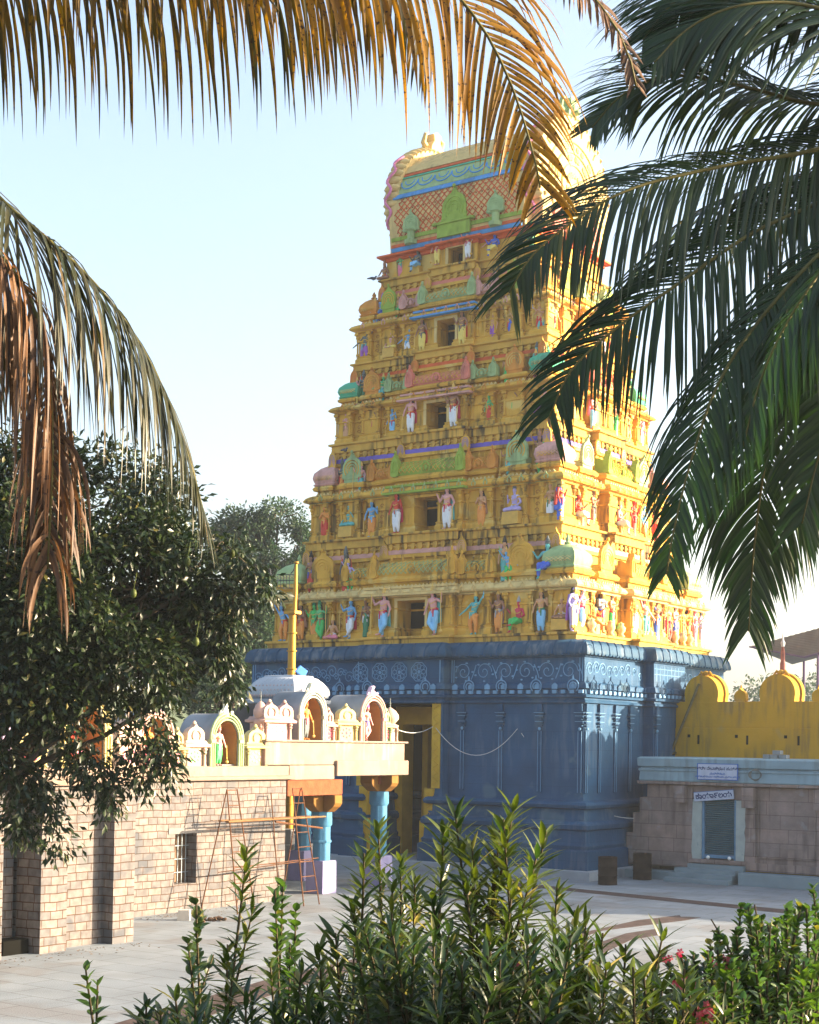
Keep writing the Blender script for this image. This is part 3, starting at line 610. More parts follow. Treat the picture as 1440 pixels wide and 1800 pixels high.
# horseshoe gable walls, scalloped, with a horned crest
def gable(xc, sgn):
    o = MB(); n = 34; outer = []; inner = []
    for i in range(n + 1):
        t = i / n; a = math.pi * (1.18 - 1.36 * t)
        y = 2.78 * math.cos(a) * (1.0 - .10 * max(0, math.sin(a)) ** 3); z = 26.0 + (2.75 if math.sin(a) > 0 else 2.2) * math.sin(a)
        outer.append((y, z))
    y0, y1 = outer[0][0], outer[-1][0]
    base = [(y1, ZR + .02), (y0, ZR + .02)]
    pts = outer + base
    o.loft([[(xc - .32, y, z) for y, z in pts], [(xc + .32, y, z) for y, z in pts]])
    o.mi = 0
    for i in range(0, n + 1):
        y, z = outer[i]; o.ball((xc, y * 1.005, z), (.40, .15, .17), 8, 6)
    o.build('gable_wall', ROOFM, T, smooth='auto')
    l = MB()
    for i in range(1, n):
        y, z = outer[i]; y2 = y * .80; z2 = 26 + (z - 26) * .80
        sx = .02 * math.sin(i * 1.9)
        if i % 2: l.tube([(xc + sgn * .33, y * .9, 26 + (z - 26) * .9), (xc + sgn * .34, y2, z2)], [.09, .03], 6)
    for r_, w in ((.72, .06), (.55, .05), (.36, .05)):
        l.tube([(xc + sgn * .33, 2.7 * r_ * math.cos(a), 26.0 + 2.5 * r_ * math.sin(a)) for a in [R(q) for q in range(-35, 216, 10)]], w, 6)
    for q in range(60):
        a = R(rr.uniform(-20, 200)); r_ = rr.choice((.2, .46, .63, .63, .46)); l.ball((xc + sgn * .32, 2.7 * r_ * math.cos(a), 26 + 2.5 * r_ * math.sin(a)), (.08, .13, .13), 6, 4)
    for y in (-1.9, -1.0, 0, 1.0, 1.9): l.ball((xc + sgn * .3, y, 24.35), (.16, .2, .32), 8, 5)
    l.build('gable_relief', ROOFM, T)
    # pink wavy line round the rim, seen on the face towards the court
    p = MB()
    for ps in (-1, 1):
        pts = []
        for i in range(40):
            t = i / 39; z = 24.4 + 3.6 * t; a = math.asin(max(-1, min(1, (z - 26) / 2.85)))
            pts.append((xc + .13 * math.sin(t * 26), ps * (2.92 * math.cos(a) * (1.0 - .1 * max(0, math.sin(a)) ** 3) + .1), z))
        p.tube(pts, .055, 5)
    p.build('rim_wave', mat('rose_line_paint', (.60, .20, .34), .7), T)
    c = MB()
    c.loft([[(xc + dx, y, z) for y, z in ((-.45, 28.55), (.45, 28.55), (.38, 29.0), (.2, 29.25), (.28, 29.5), (0, 29.62), (-.28, 29.5), (-.2, 29.25), (-.38, 29.0))] for dx in (-.28, .28)])
    for ps in (-1, 1): c.tube([(xc, ps * .3, 28.9), (xc, ps * .62, 29.1), (xc + .1, ps * .62, 29.42), (xc + .12, ps * .45, 29.5)], [.16, .12, .08, .03], 7)
    c.ball((xc + sgn * .25, 0, 29.05), (.2, .26, .26), 8, 6); c.ball((xc + sgn * .42, 0, 28.95), (.14, .14, .1), 8, 5)
    c.build('gable_crest', ROOFM if sgn < 0 else MNT, T, smooth='auto')
gable(-3.15, -1); gable(3.25, 1)
# ornaments standing at the foot of the roof
o = MB(); o.T = FR; o.box(-.75, .75, 2.5, 3.05, 24.0, 24.5); o.box(-.95, .95, 2.5, 3.12, 24.5, 24.58); kudu(o, 0, 2.85, 24.55, .55, 1.35, .16, 0); o.build('horseshoe_arch', GRN, T)
for u in (-2.0, 1.9):
    o = MB(); o.T = FR; o.lathe([(.25, 24.0), (.28, 24.15), (.14, 24.22), (.16, 24.5), (.24, 24.56)], (u, 3.0), 10); kudu(o, u, 2.95, 24.5, .36, .8, .12, 0); o.build('horseshoe_arch', MNT, T)
for y in (-1.4, 0, 1.4):
    o = MB(); o.T = RT; kudu(o, y, 3.66, 23.95, .42 if y else .6, 1.1 if y else 1.5, .12, 0); o.build('horseshoe_arch', PNK if y else ROOFM, T)
# ------------------------------------------------------------ painted figures (statues fixed to the tower)
SKIN = {n: mat('figure_' + n, c, .6, .1, 6, spec=.35) for n, c in dict(tan=(.55, .30, .16), brown=(.30, .15, .09), pink=(.62, .32, .30), blue=(.12, .34, .60), teal=(.10, .42, .42), green=(.10, .42, .16),
        lilac=(.42, .36, .66), grey=(.34, .36, .40), dark=(.10, .12, .12), orange=(.70, .28, .06), red=(.55, .05, .03), crimson=(.50, .03, .08), white=(.70, .74, .78), skyblue=(.22, .52, .80), darkgreen=(.03, .20, .10),
        black=(.025, .022, .02), gold=(.65, .42, .10), royal=(.05, .12, .55), purple=(.30, .10, .42), brightgreen=(.05, .48, .12), yellow=(.72, .58, .14), rose=(.70, .20, .28), ochre=(.56, .34, .06)).items()}
def blob(mb, vox=.02, sm=2):
    """fuse overlapping limbs into one continuous surface"""
    me = mb.mesh('tmp'); o = bpy.data.objects.new('tmp', me); C.objects.link(o)
    r = o.modifiers.new('r', 'REMESH'); r.mode = 'VOXEL'; r.voxel_size = vox
    q = o.modifiers.new('s', 'SMOOTH'); q.iterations = sm; q.factor = .5
    dg = bpy.context.evaluated_depsgraph_get(); res = bpy.data.meshes.new_from_object(o.evaluated_get(dg)); bpy.data.objects.remove(o); bpy.data.meshes.remove(me)
    res.shade_smooth(); return res
def pose(kind):
    """figure 1.45 high facing -y; returns meshes for body, garment, sash, hair, crown, extra"""
    b, g, s, h, c, x = (MB() for _ in range(6))
    seated = kind in ('lotus', 'seat', 'play')
    hz = {'lotus': .12, 'seat': .42, 'play': .40}.get(kind, .72)      # hip height
    lean = {'cross': .04, 'dance': .10, 'seat': .02}.get(kind, 0)
    hip = Vector((0, 0, hz)); chest = Vector((lean, -.01, hz + .33)); neck = chest + Vector((lean * .4, 0, .12)); head = neck + Vector((0, -.02, .13))
    b.capsule(hip, hip + Vector((lean * .4, 0, .14)), .115, .10); b.capsule(hip + Vector((lean * .4, 0, .12)), chest, .098, .128)
    b.capsule(chest + Vector((-.09, 0, .05)), chest + Vector((.09, 0, .05)), .075, .075); b.capsule(chest, neck, .07, .045); b.capsule(neck, head, .045, .06)
    b.ball(head + Vector((0, 0, .02)), (.068, .078, .09), 12, 8); b.ball(head + Vector((0, -.082, .005)), (.014, .02, .024), 6, 4)
    for sg in (-1, 1): b.ball(head + Vector((sg * .068, 0, .005)), (.014, .02, .03), 6, 4)
    b.ball(head + Vector((0, -.068, -.045)), (.024, .018, .010), 6, 4)
    # hair and tall crown
    h.ball(head + Vector((0, .03, .02)), (.082, .075, .10), 10, 7); h.capsule(head + Vector((0, .06, 0)), neck + Vector((0, .085, -.06)), .07, .06)
    for sg in (-1, 1): h.capsule(head + Vector((sg * .065, .04, -.02)), neck + Vector((sg * .10, .05, -.05)), .035, .03)
    c.lathe([(.085, 0), (.088, .03), (.07, .05), (.075, .08), (.055, .12), (.058, .14), (.03, .19), (.035, .205), (.006, .25)], (head.x, head.y + .01), 10); c.v = [(a, q, z + head.z + .075) for a, q, z in c.v]
    def arm(sg, el, ha):
        sh = chest + Vector((sg * .155, 0, .06)); b.capsule(chest + Vector((sg * .1, 0, .05)), sh, .06, .052); b.capsule(sh, el, .046, .036); b.capsule(el, ha, .036, .026)
        d = (ha - el).normalized(); b.capsule(ha, ha + d * .05, .030, .022)
        for q in (-1.5, -.5, .5, 1.5): b.capsule(ha + d * .05 + Vector((q * .012, 0, 0)), ha + d * .095 + Vector((q * .015, -.008, 0)), .009, .007, 6)
        b.capsule(ha + Vector((sg * -.02, -.01, 0)), ha + d * .045 + Vector((-sg * .04, -.015, 0)), .010, .008, 6)
    A = lambda *p: Vector(p)
    cz = chest.z
    if kind == 'guard': arm(-1, A(-.26, -.02, cz - .12), A(-.30, -.12, cz + .06)); arm(1, A(.27, -.02, cz - .15), A(.25, -.12, cz - .32))
    elif kind == 'cross': arm(-1, A(-.30, -.02, cz - .02), A(-.36, -.08, cz + .18)); arm(1, A(.28, -.01, cz - .14), A(.30, -.10, cz - .34))
    elif kind == 'fold': arm(-1, A(-.22, -.06, cz - .12), A(-.03, -.17, cz - .02)); arm(1, A(.22, -.06, cz - .12), A(.03, -.17, cz - .02))
    elif kind == 'lotus': arm(-1, A(-.26, -.04, cz - .14), A(-.22, -.20, cz - .26)); arm(1, A(.26, -.04, cz - .14), A(.20, -.14, cz + .04))
    elif kind == 'seat': arm(-1, A(-.28, -.03, cz - .10), A(-.34, -.14, cz + .04)); arm(1, A(.26, -.05, cz - .14), A(.16, -.22, cz - .22))
    elif kind == 'play': arm(-1, A(-.24, -.06, cz - .12), A(-.10, -.20, cz - .06)); arm(1, A(.24, -.08, cz - .10), A(.14, -.22, cz - .10))
    elif kind == 'dance': arm(-1, A(-.27, -.04, cz - .14), A(-.46, -.10, cz - .30)); arm(1, A(.32, -.02, cz + .14), A(.46, -.04, cz + .34))
    elif kind == 'lady': arm(-1, A(-.22, -.02, cz - .16), A(-.20, -.08, cz - .34)); arm(1, A(.22, -.05, cz - .14), A(.14, -.17, cz + .04))
    def foot(p, yaw=0): b.capsule(p, p + Vector((.10 * math.sin(yaw), -.10, -.02)), .030, .026); 
    def leg(hp, kn, an, r=1.18):
        b.capsule(hp, kn, .085, .055); b.capsule(kn, an, .055, .032)
        g.capsule(hp, kn, .085 * r + .012, .055 * r + .016); g.capsule(kn, kn + (an - kn) * .82, .055 * r + .014, .045 * r)
    if kind in ('guard', 'fold'):
        for sg in (-1, 1): leg(A(sg * .065, 0, .70), A(sg * .085, -.02, .38), A(sg * .08, .01, .05)); foot(A(sg * .08, .01, .04), sg * .4)
        g.capsule(A(0, -.045, .66), A(0, -.06, .24), .055, .03)
    elif kind == 'cross':
        leg(A(-.05, 0, .70), A(-.07, -.02, .38), A(-.02, .02, .05)); foot(A(-.02, .02, .04))
        leg(A(.065, 0, .70), A(.13, -.08, .40), A(-.08, -.07, .12)); foot(A(-.08, -.07, .10), -.8)
    elif kind == 'dance':
        leg(A(-.065, 0, .70), A(-.10, -.03, .38), A(-.04, .02, .05)); foot(A(-.04, .02, .04))
        leg(A(.065, 0, .70), A(.16, -.05, .40), A(.12, 0, .06)); foot(A(.12, 0, .05), .8)
        g.capsule(A(.05, -.02, .62), A(.24, 0, .72), .10, .03)
    elif kind == 'lady':
        g.lathe([(.14, .06), (.15, .10), (.13, .35), (.155, .62), (.135, .78)], (0, 0), 12, 1, .8)
        for sg in (-1, 1): b.capsule(A(sg * .07, 0, .12), A(sg * .07, -.02, .04), .035, .03); foot(A(sg * .07, -.04, .03))
        g.capsule(A(.10, -.08, .76), A(-.12, -.06, cz + .10), .05, .035); g.capsule(A(-.12, .06, cz + .08), A(-.14, .10, .45), .045, .06)
    elif kind == 'lotus':
        for sg in (-1, 1):
            leg(A(sg * .08, -.02, .12), A(sg * .30, -.16, .08), A(-sg * .06, -.26, .06), 1.05); foot(A(-sg * .06, -.26, .06), -sg * 1.2)
        g.ball((0, -.08, .07), (.26, .18, .08), 12, 6)
    elif kind in ('seat', 'play'):
        leg(A(-.07, -.02, .42), A(-.13, -.28, .44), A(-.14, -.30, .08)); foot(A(-.14, -.30, .06))
        if kind == 'seat': leg(A(.07, -.02, .42), A(.14, -.28, .45), A(-.06, -.36, .30)); foot(A(-.06, -.36, .28), -.9)
        else: leg(A(.07, -.02, .42), A(.15, -.28, .44), A(.15, -.30, .08)); foot(A(.15, -.30, .06))
        g.capsule(A(0, -.02, .42), A(0, -.22, .44), .15, .12)
    # sash round the waist, ends hanging
    s.capsule(hip + Vector((-.06, 0, .10)), hip + Vector((.06, 0, .10)), .098, .098); s.v = [(a, q, hip.z + .10 + (z - hip.z - .10) * .55) for a, q, z in s.v]
    if not seated: s.capsule(A(-.05, -.105, hz + .08), A(-.06, -.12, hz - .14), .03, .022); s.capsule(A(.09, -.07, hz + .08), A(.12, -.08, hz - .12), .025, .018)
    s.capsule(chest + Vector((-.12, -.04, .10)), hip + Vector((.08, -.07, .12)), .024, .024)
    # shawl behind the shoulders
    if kind in ('guard', 'cross'):
        x.loft([[(-.14, .09, cz + .10), (.14, .09, cz + .10), (.14, .06, cz + .10), (-.14, .06, cz + .10)], [(-.20, .12, .80), (.20, .12, .80), (.20, .09, .80), (-.20, .09, .80)], [(-.20, .13, .42), (.22, .13, .34), (.22, .10, .34), (-.20, .10, .42)]])
    elif kind in ('dance',):
        x.capsule(A(.46, -.04, cz + .26), A(.50, -.05, cz + .62), .02, .008)
    elif kind == 'seat' or kind == 'play':
        x.box(-.2, .2, -.14, .16, .0, .33, .01, .01)
    elif kind == 'lotus': x.box(-.34, .34, -.3, .14, -.42, 0, .02, .02)
    else: x.capsule(A(-.1, .07, cz + .1), A(-.16, .09, .62), .05, .07); x.capsule(A(.1, .07, cz + .1), A(.17, .09, .58), .05, .07)
    e = MB()
    if kind in ('guard',): e.tube([(.27, -.16, cz - .30), (.28, -.18, .22)], .016, 6); e.ball((.28, -.18, .14), .06, 8, 6)
    if kind in ('cross',): e.tube([(-.37, -.12, cz + .30), (-.40, -.13, .08)], .014, 6); e.ball((-.40, -.13, .12), .055, 8, 6)
    j = MB(); j.tube([(neck.x + .085 * math.cos(t), neck.y - .02 + .075 * math.sin(t), neck.z - .03 - .05 * max(0, -math.sin(t))) for t in [R(a_) for a_ in range(0, 361, 30)]], .014, 5); j.tube([(chest.x + .12 * math.cos(t), chest.y - .015 + .11 * math.sin(t), chest.z + .03 - .10 * max(0, -math.sin(t))) for t in [R(a_) for a_ in range(180, 361, 22)]], .012, 5)
    j.tube([(.12 * math.cos(t), .115 * math.sin(t), hz + .12) for t in [R(a_) for a_ in range(0, 361, 30)]], .016, 5); j.ball((0, -.125, hz + .11), (.03, .015, .03), 6, 4)
    return dict(jewellery=j.mesh('j'), body=blob(b, .017, 1), garment=blob(g, .02, 2), sash=blob(s, .016, 1), hair=blob(h, .02, 1), crown=c.mesh('c'), drape=x.mesh('x'), mace=e.mesh('e') if e.v else None)
POSES = {k: pose(k) for k in ('guard', 'cross', 'fold', 'lotus', 'seat', 'play', 'dance', 'lady')}
for P_ in POSES.values():
    for k_, me in P_.items():
        if me: me.materials.append(SKIN['tan']); me.name = 'figure_' + k_
def setmat(o, m_): o.material_slots[0].link = 'OBJECT'; o.material_slots[0].material = m_
def statue(parent, kind, loc, face, skin, cloth, sash='gold', drape=None, mirror=False, size=1.0, crown='gold', hair='black', name='statue', turn=0):
    P_ = POSES[kind]
    o = bpy.data.objects.new(name, P_['body']); C.objects.link(o); o.parent = parent; setmat(o, SKIN[skin]); o.location = loc
    o.rotation_euler = (0, 0, {'F': 0, 'R': math.pi / 2}[face] + turn); o.scale = (size * (-1 if mirror else 1), size, size)
    for k_, c_ in (('garment', cloth), ('sash', sash), ('hair', hair), ('crown', crown), ('drape', drape), ('mace', 'gold'), ('jewellery', 'gold')):
        if c_ is None or P_[k_] is None: continue
        q = bpy.data.objects.new(k_, P_[k_]); C.objects.link(q); q.parent = o; setmat(q, SKIN[c_])
    return o
fd = lambda k: -(TB[k] - .05)
Z = TZ
L_ = [  # pose, X, Y, z, skin, cloth, sash, drape, mirror, size
 ('dance', -6.15, -5.35, Z[0], 'blue', 'orange', 'red', None, 1, 1.0, 'grey'), ('fold', -5.35, -5.3, Z[0], 'brown', 'orange', 'red', 'brown', 0, 1.0, 'gold'), ('guard', -4.75, -5.2, Z[0], 'brightgreen', 'orange', 'green', None, 0, 1.0, 'darkgreen'),
 ('cross', -4.35, -5.3, Z[0], 'green', 'brightgreen', 'brown', 'darkgreen', 1, 1.0, 'darkgreen'), ('lotus', -3.75, -5.30, Z[0] + .01, 'tan', 'rose', 'white', None, 0, .95, 'gold'), ('cross', -2.9, -5.35, Z[0], 'blue', 'white', 'red', 'crimson', 0, 1.05, 'gold'),
 ('lady', -2.2, -5.25, Z[0], 'brown', 'darkgreen', 'white', 'darkgreen', 0, 1.05, 'gold'), ('cross', -1.15, -5.62, Z[0], 'pink', 'skyblue', 'crimson', 'teal', 0, 1.18, 'gold'), ('cross', 1.15, -5.62, Z[0], 'pink', 'skyblue', 'crimson', 'teal', 1, 1.18, 'gold'),
 ('dance', 2.65, -5.35, Z[0], 'teal', 'orange', 'teal', 'skyblue', 0, 1.0, 'gold'), ('guard', 3.68, -5.25, Z[0], 'brown', 'orange', 'grey', 'lilac', 0, 1.03, 'gold'), ('seat', 4.45, -5.15, Z[0], 'crimson', 'brightgreen', 'pink', 'ochre', 0, 1.05, 'grey'),
 ('guard', 5.42, -5.25, Z[0], 'tan', 'skyblue', 'darkgreen', None, 1, 1.03, 'gold'), ('lotus', 6.22, -5.2, Z[0] + .45, 'tan', 'brown', 'white', 'ochre', 0, .9, 'gold'),
 ('fold', -5.15, -4.95, Z[0] + 1.85, 'brown', 'red', 'royal', 'royal', 0, 1.05, 'black'), ('lady', -3.4, -5.0, Z[0] + 1.80, 'dark', 'red', 'crimson', 'red', 0, 1.12, 'dark'), ('lady', 3.75, -5.0, Z[0] + 1.85, 'tan', 'teal', 'teal', 'teal', 0, 1.05, 'black'),
 ('seat', 5.45, -4.95, Z[0] + 1.85, 'teal', 'royal', 'blue', 'ochre', 0, 1.2, 'dark'),
 ('fold', -5.0, -4.35, Z[1], 'orange', 'red', 'red', 'orange', 0, .98, 'gold'), ('lotus', -3.85, -4.25, Z[1] + .5, 'teal', 'teal', 'teal', 'ochre', 0, 1.0, 'teal'), ('guard', -2.65, -4.4, Z[1], 'blue', 'orange', 'skyblue', 'orange', 1, .98, 'gold'),
 ('guard', -1.25, -4.72, Z[1], 'red', 'white', 'grey', 'crimson', 1, 1.08, 'gold'), ('guard', 1.05, -4.72, Z[1], 'pink', 'white', 'crimson', 'teal', 0, 1.12, 'gold'), ('fold', 2.35, -4.4, Z[1], 'tan', 'orange', 'orange', 'brown', 0, 1.0, 'gold'),
 ('lotus', 3.72, -4.3, Z[1] + .5, 'lilac', 'lilac', 'white', 'ochre', 1, 1.1, 'dark'), ('fold', 5.2, -4.3, Z[1], 'tan', 'white', 'darkgreen', 'brown', 0, 1.0, 'gold'),
 ('lady', -4.35, -4.1, Z[1] + 1.75, 'dark', 'orange', 'red', 'darkgreen', 0, .95, 'dark'), ('dance', 4.75, -4.1, Z[1] + 1.75, 'brown', 'brightgreen', 'brightgreen', None, 1, 1.05, 'brown'),
 ('fold', -4.5, -3.7, Z[2], 'pink', 'tan', 'brown', 'pink', 0, .9, 'gold'), ('lady', -3.15, -3.65, Z[2], 'brown', 'red', 'crimson', 'red', 0, .95, 'gold'), ('guard', -1.1, -4.1, Z[2], 'pink', 'white', 'red', 'crimson', 1, 1.0, 'gold'), ('guard', .85, -4.1, Z[2], 'brown', 'white', 'red', 'crimson', 0, 1.05, 'gold'),
 ('lady', 3.25, -3.65, Z[2], 'brown', 'brightgreen', 'brightgreen', 'darkgreen', 0, .95, 'gold'), ('seat', 4.5, -3.7, Z[2], 'pink', 'purple', 'lilac', 'ochre', 0, 1.05, 'gold'), ('cross', -3.9, -3.45, Z[2] + 1.5, 'dark', 'darkgreen', 'dark', None, 0, .9, 'dark'), ('cross', 4.1, -3.45, Z[2] + 1.5, 'teal', 'purple', 'brown', 'purple', 1, .9, 'dark'),
 ('dance', -4.05, -3.2, Z[3], 'dark', 'purple', 'teal', None, 0, .95, 'dark'), ('lotus', -2.75, -3.15, Z[3] + .42, 'pink', 'yellow', 'crimson', 'ochre', 0, .85, 'gold'), ('guard', -1.05, -3.5, Z[3], 'brown', 'yellow', 'dark', 'red', 1, .9, 'gold'), ('guard', .78, -3.5, Z[3], 'brown', 'yellow', 'dark', 'red', 0, .92, 'gold'),
 ('lady', 2.7, -3.15, Z[3], 'tan', 'royal', 'red', 'royal', 0, .85, 'gold'), ('fold', 4.0, -3.2, Z[3], 'tan', 'red', 'red', 'rose', 0, .85, 'gold'), ('dance', -3.45, -3.0, Z[3] + 1.5, 'blue', 'royal', 'skyblue', None, 0, .8, 'purple'),
 ('lotus', -3.45, -2.75, Z[4] + .01, 'brown', 'brown', 'red', None, 0, .8, 'brown'), ('seat', -1.85, -2.75, Z[4], 'dark', 'skyblue', 'royal', 'ochre', 0, .85, 'dark'), ('guard', -.85, -2.85, Z[4] + .15, 'pink', 'yellow', 'crimson', 'crimson', 1, .78, 'rose'), ('guard', .58, -2.85, Z[4] + .15, 'pink', 'white', 'crimson', 'crimson', 0, .82, 'rose'),
 ('seat', 1.7, -2.75, Z[4], 'royal', 'yellow', 'blue', 'ochre', 0, .85, 'blue'), ('lady', 3.3, -2.7, Z[4], 'green', 'darkgreen', 'green', 'green', 0, .7, 'green')]
for kd, X, Y, z, sk, clo, sa, dr, mi, sz, cr_ in L_:
    statue(T, kd, (X, Y, z + .003), 'F', sk, clo, sa, dr, bool(mi), sz, cr_, turn=rnd.uniform(-.15, .15))
rq = random.Random(17); cols = ['red', 'crimson', 'white', 'skyblue', 'brightgreen', 'orange', 'rose', 'royal', 'teal', 'purple', 'yellow']; sks = ['tan', 'pink', 'brown', 'blue', 'green', 'lilac']
for k in range(5):
    for e, up_ in (((.80, 1), (-.80, 1), (.43, 0), (-.43, 0), (.56, 1), (-.56, 1), (.90, 0)) if k in (2, 3) else ((.57, 1), (-.57, 1), (-.20, 0)) if k == 1 else ((.40, 0), (-.75, 0)) if k == 4 else ((.57, 1), (-.44, 1))):
        h_ = (TZ + [ZR])[k + 1] - TZ[k]
        if k == 4 and up_: continue
        statue(T, rq.choice(('guard', 'fold', 'lady', 'cross', 'dance')), (e * TA[k], -(TB[k] - (.30 if not up_ else .42)), TZ[k] + (.47 * h_ if up_ else .003)), 'F', rq.choice(sks), rq.choice(cols), rq.choice(cols), rq.choice(cols), rq.random() < .5, (.92 - .05 * k) * (1 if not up_ else .85), 'gold', turn=rq.uniform(-.3, .3))
RL = [('guard', -5.25, 0, 'lilac', 'lilac', 'white', 'purple'), ('fold', -4.65, 0, 'pink', 'skyblue', 'crimson', 'rose'), ('seat', -3.85, 0, 'orange', 'orange', 'red', 'ochre'), ('fold', -3.25, 0, 'grey', 'red', 'royal', 'dark'), ('fold', -2.45, 0, 'tan', 'brightgreen', 'red', 'orange'),
      ('guard', -1.15, 0, 'orange', 'white', 'white', 'orange'), ('dance', -.2, 0, 'pink', 'teal', 'teal', None), ('lady', .65, 0, 'brown', 'royal', 'orange', 'royal'), ('guard', 1.6, 0, 'pink', 'rose', 'crimson', 'rose'), ('cross', 2.1, 0, 'tan', 'red', 'crimson', 'rose'), ('fold', 2.75, 0, 'pink', 'royal', 'lilac', 'crimson'),
      ('cross', 3.4, 0, 'orange', 'orange', 'tan', 'brown'), ('fold', 3.95, 0, 'orange', 'ochre', 'red', 'orange'), ('lady', 4.5, 0, 'rose', 'rose', 'white', 'rose'), ('lady', 5.1, 0, 'grey', 'grey', 'lilac', 'grey'),
      ('lady', -4.3, 1, 'red', 'royal', 'crimson', 'red'), ('seat', -3.0, 1, 'red', 'white', 'red', 'ochre'), ('fold', -1.9, 1, 'brown', 'brown', 'dark', 'brown'), ('seat', -.25, 1, 'pink', 'white', 'crimson', 'ochre'), ('lady', .9, 1, 'red', 'red', 'crimson', 'red'), ('cross', 2.2, 1, 'blue', 'orange', 'skyblue', None), ('fold', 3.3, 1, 'tan', 'red', 'red', 'rose'),
      ('guard', -3.4, 2, 'tan', 'yellow', 'red', None), ('fold', -1.0, 2, 'pink', 'skyblue', 'red', 'rose'), ('lady', .8, 2, 'tan', 'brightgreen', 'green', 'ochre'), ('cross', 2.2, 2, 'orange', 'orange', 'red', None), ('lady', 3.4, 2, 'rose', 'lilac', 'red', 'purple'),
      ('guard', -2.6, 3, 'tan', 'red', 'red', None), ('seat', .3, 3, 'pink', 'white', 'crimson', 'ochre'), ('fold', 1.7, 3, 'brown', 'orange', 'red', 'rose'), ('lady', 2.8, 3, 'rose', 'rose', 'crimson', 'purple'), ('guard', -1.6, 4, 'tan', 'red', 'red', None), ('fold', 1.2, 4, 'pink', 'royal', 'red', 'rose')]
for i, (kd, Y, k, sk, clo, sa, dr) in enumerate(RL):
    x = TA[k] - .32 + (.22 if abs(Y) < .25 * TB[k] else 0)
    statue(T, kd, (x, Y * (1 if k else 1.0), TZ[k] + .003), 'R', sk, clo, sa, dr, i % 2 == 0, 1.12 - .06 * k, 'gold', turn=rnd.uniform(-.3, .3))
# pots set between the figures along the first ledge
for y in (-4.25, -2.85, -2.05, .2, 1.2, 2.4, 3.1, 3.7):
    o = MB(); o.lathe([(.10, TZ[0]), (.16, TZ[0] + .05), (.09, TZ[0] + .14), (.17, TZ[0] + .26), (.18, TZ[0] + .36), (.09, TZ[0] + .46), (.13, TZ[0] + .5), (.02, TZ[0] + .56)], (TA[0] - .15, y), 10); o.build('pot_ornament', CRM, T, smooth=True)
# pigeons perching on the tower
pg = MB(); pg.ball((0, 0, .10), (.06, .13, .065), 10, 6); pg.ball((0, -.12, .19), (.035, .04, .04), 8, 5); pg.capsule((0, -.07, .13), (0, -.11, .18), .04, .03, 6); pg.tube([(0, .08, .10), (0, .26, .05)], [.05, .02], 6); pg.tube([(0, -.15, .19), (0, -.19, .18)], [.01, .003], 5)
for sg in (-1, 1): pg.tube([(sg * .025, 0, .05), (sg * .025, 0, 0)], .007, 4)
pgm = pg.mesh('pigeon'); pgm.materials.append(mat('pigeon_grey', (.09, .10, .14), .6, .3, 9)); pgm.shade_smooth()
def pigeon(p, lab, rz):
    o = bpy.data.objects.new('pigeon', pgm); C.objects.link(o); o.location = p; o.rotation_euler = (0, 0, rz); tag(o, lab, 'pigeon', 'pigeons on the tower')
pigeon(Wp(4.05, -4.42, TZ[1] + .575 * 3.89 + .30 * 3.89), 'grey pigeon perched on top of the green horseshoe arch right of the second tier window', .5)
pigeon(Wp(-4.0, -4.42, TZ[1] + .575 * 3.89 + .30 * 3.89), 'grey pigeon perched on the left green horseshoe arch of the second tier', 2.5)
pigeon(Wp(-3.86, -2.95, TZ[4]), 'grey pigeon perched on the left end of the top tier ledge', 2)
# ------------------------------------------------------------ stone hall with its entrance porch
def brick_mat():
    m = mat('granite_block', (.172, .158, .150), .85, .24, 6, .35, 40, spec=.1, patch=(.115, .118, .125), patchamt=.05, patchscale=1.1)
    n = m.node_tree; L = n.links; b = n.nodes['Principled BSDF']; src = b.inputs['Base Color'].links[0].from_socket
    tc = n.nodes.new('ShaderNodeTexCoord'); sp_ = n.nodes.new('ShaderNodeSeparateXYZ'); cb = n.nodes.new('ShaderNodeCombineXYZ'); L.new(tc.outputs['Object'], sp_.inputs[0])
    ad = n.nodes.new('ShaderNodeMath'); ad.operation = 'ADD'; L.new(sp_.outputs[0], ad.inputs[0]); L.new(sp_.outputs[1], ad.inputs[1])
    nz = n.nodes.new('ShaderNodeTexNoise'); nz.inputs['Scale'].default_value = 1.3; L.new(tc.outputs['Object'], nz.inputs[0])
    a2 = n.nodes.new('ShaderNodeMath'); a2.operation = 'MULTIPLY_ADD'; a2.inputs[1].default_value = .07; L.new(nz.outputs[0], a2.inputs[0]); L.new(sp_.outputs[2], a2.inputs[2])
    L.new(ad.outputs[0], cb.inputs[0]); L.new(a2.outputs[0], cb.inputs[1])
    br = n.nodes.new('ShaderNodeTexBrick'); L.new(cb.outputs[0], br.inputs['Vector']); br.inputs['Scale'].default_value = 1; br.inputs['Brick Width'].default_value = .33; br.inputs['Row Height'].default_value = .18
    br.inputs['Mortar Size'].default_value = .011; br.inputs['Mortar Smooth'].default_value = .25; br.inputs['Bias'].default_value = 0; br.offset = .5; br.squash = 1.35; br.squash_frequency = 3; br.offset_frequency = 2
    br.inputs['Color1'].default_value = (1.02, .98, .95, 1); br.inputs['Color2'].default_value = (.62, .66, .72, 1); br.inputs['Mortar'].default_value = (.40, .24, .16, 1)
    x = n.nodes.new('ShaderNodeMix'); x.data_type = 'RGBA'; x.blend_type = 'MULTIPLY'; x.inputs[0].default_value = 1; L.new(src, x.inputs[6]); L.new(br.outputs[0], x.inputs[7]); L.new(x.outputs[2], b.inputs['Base Color'])
    bp = n.nodes.new('ShaderNodeBump'); bp.inputs['Strength'].default_value = .7; bp.inputs['Distance'].default_value = .012; bp.invert = True; L.new(br.outputs['Fac'], bp.inputs['Height']); L.new(b.inputs['Normal'].links[0].from_socket, bp.inputs['Normal']); L.new(bp.outputs[0], b.inputs['Normal'])
    return m
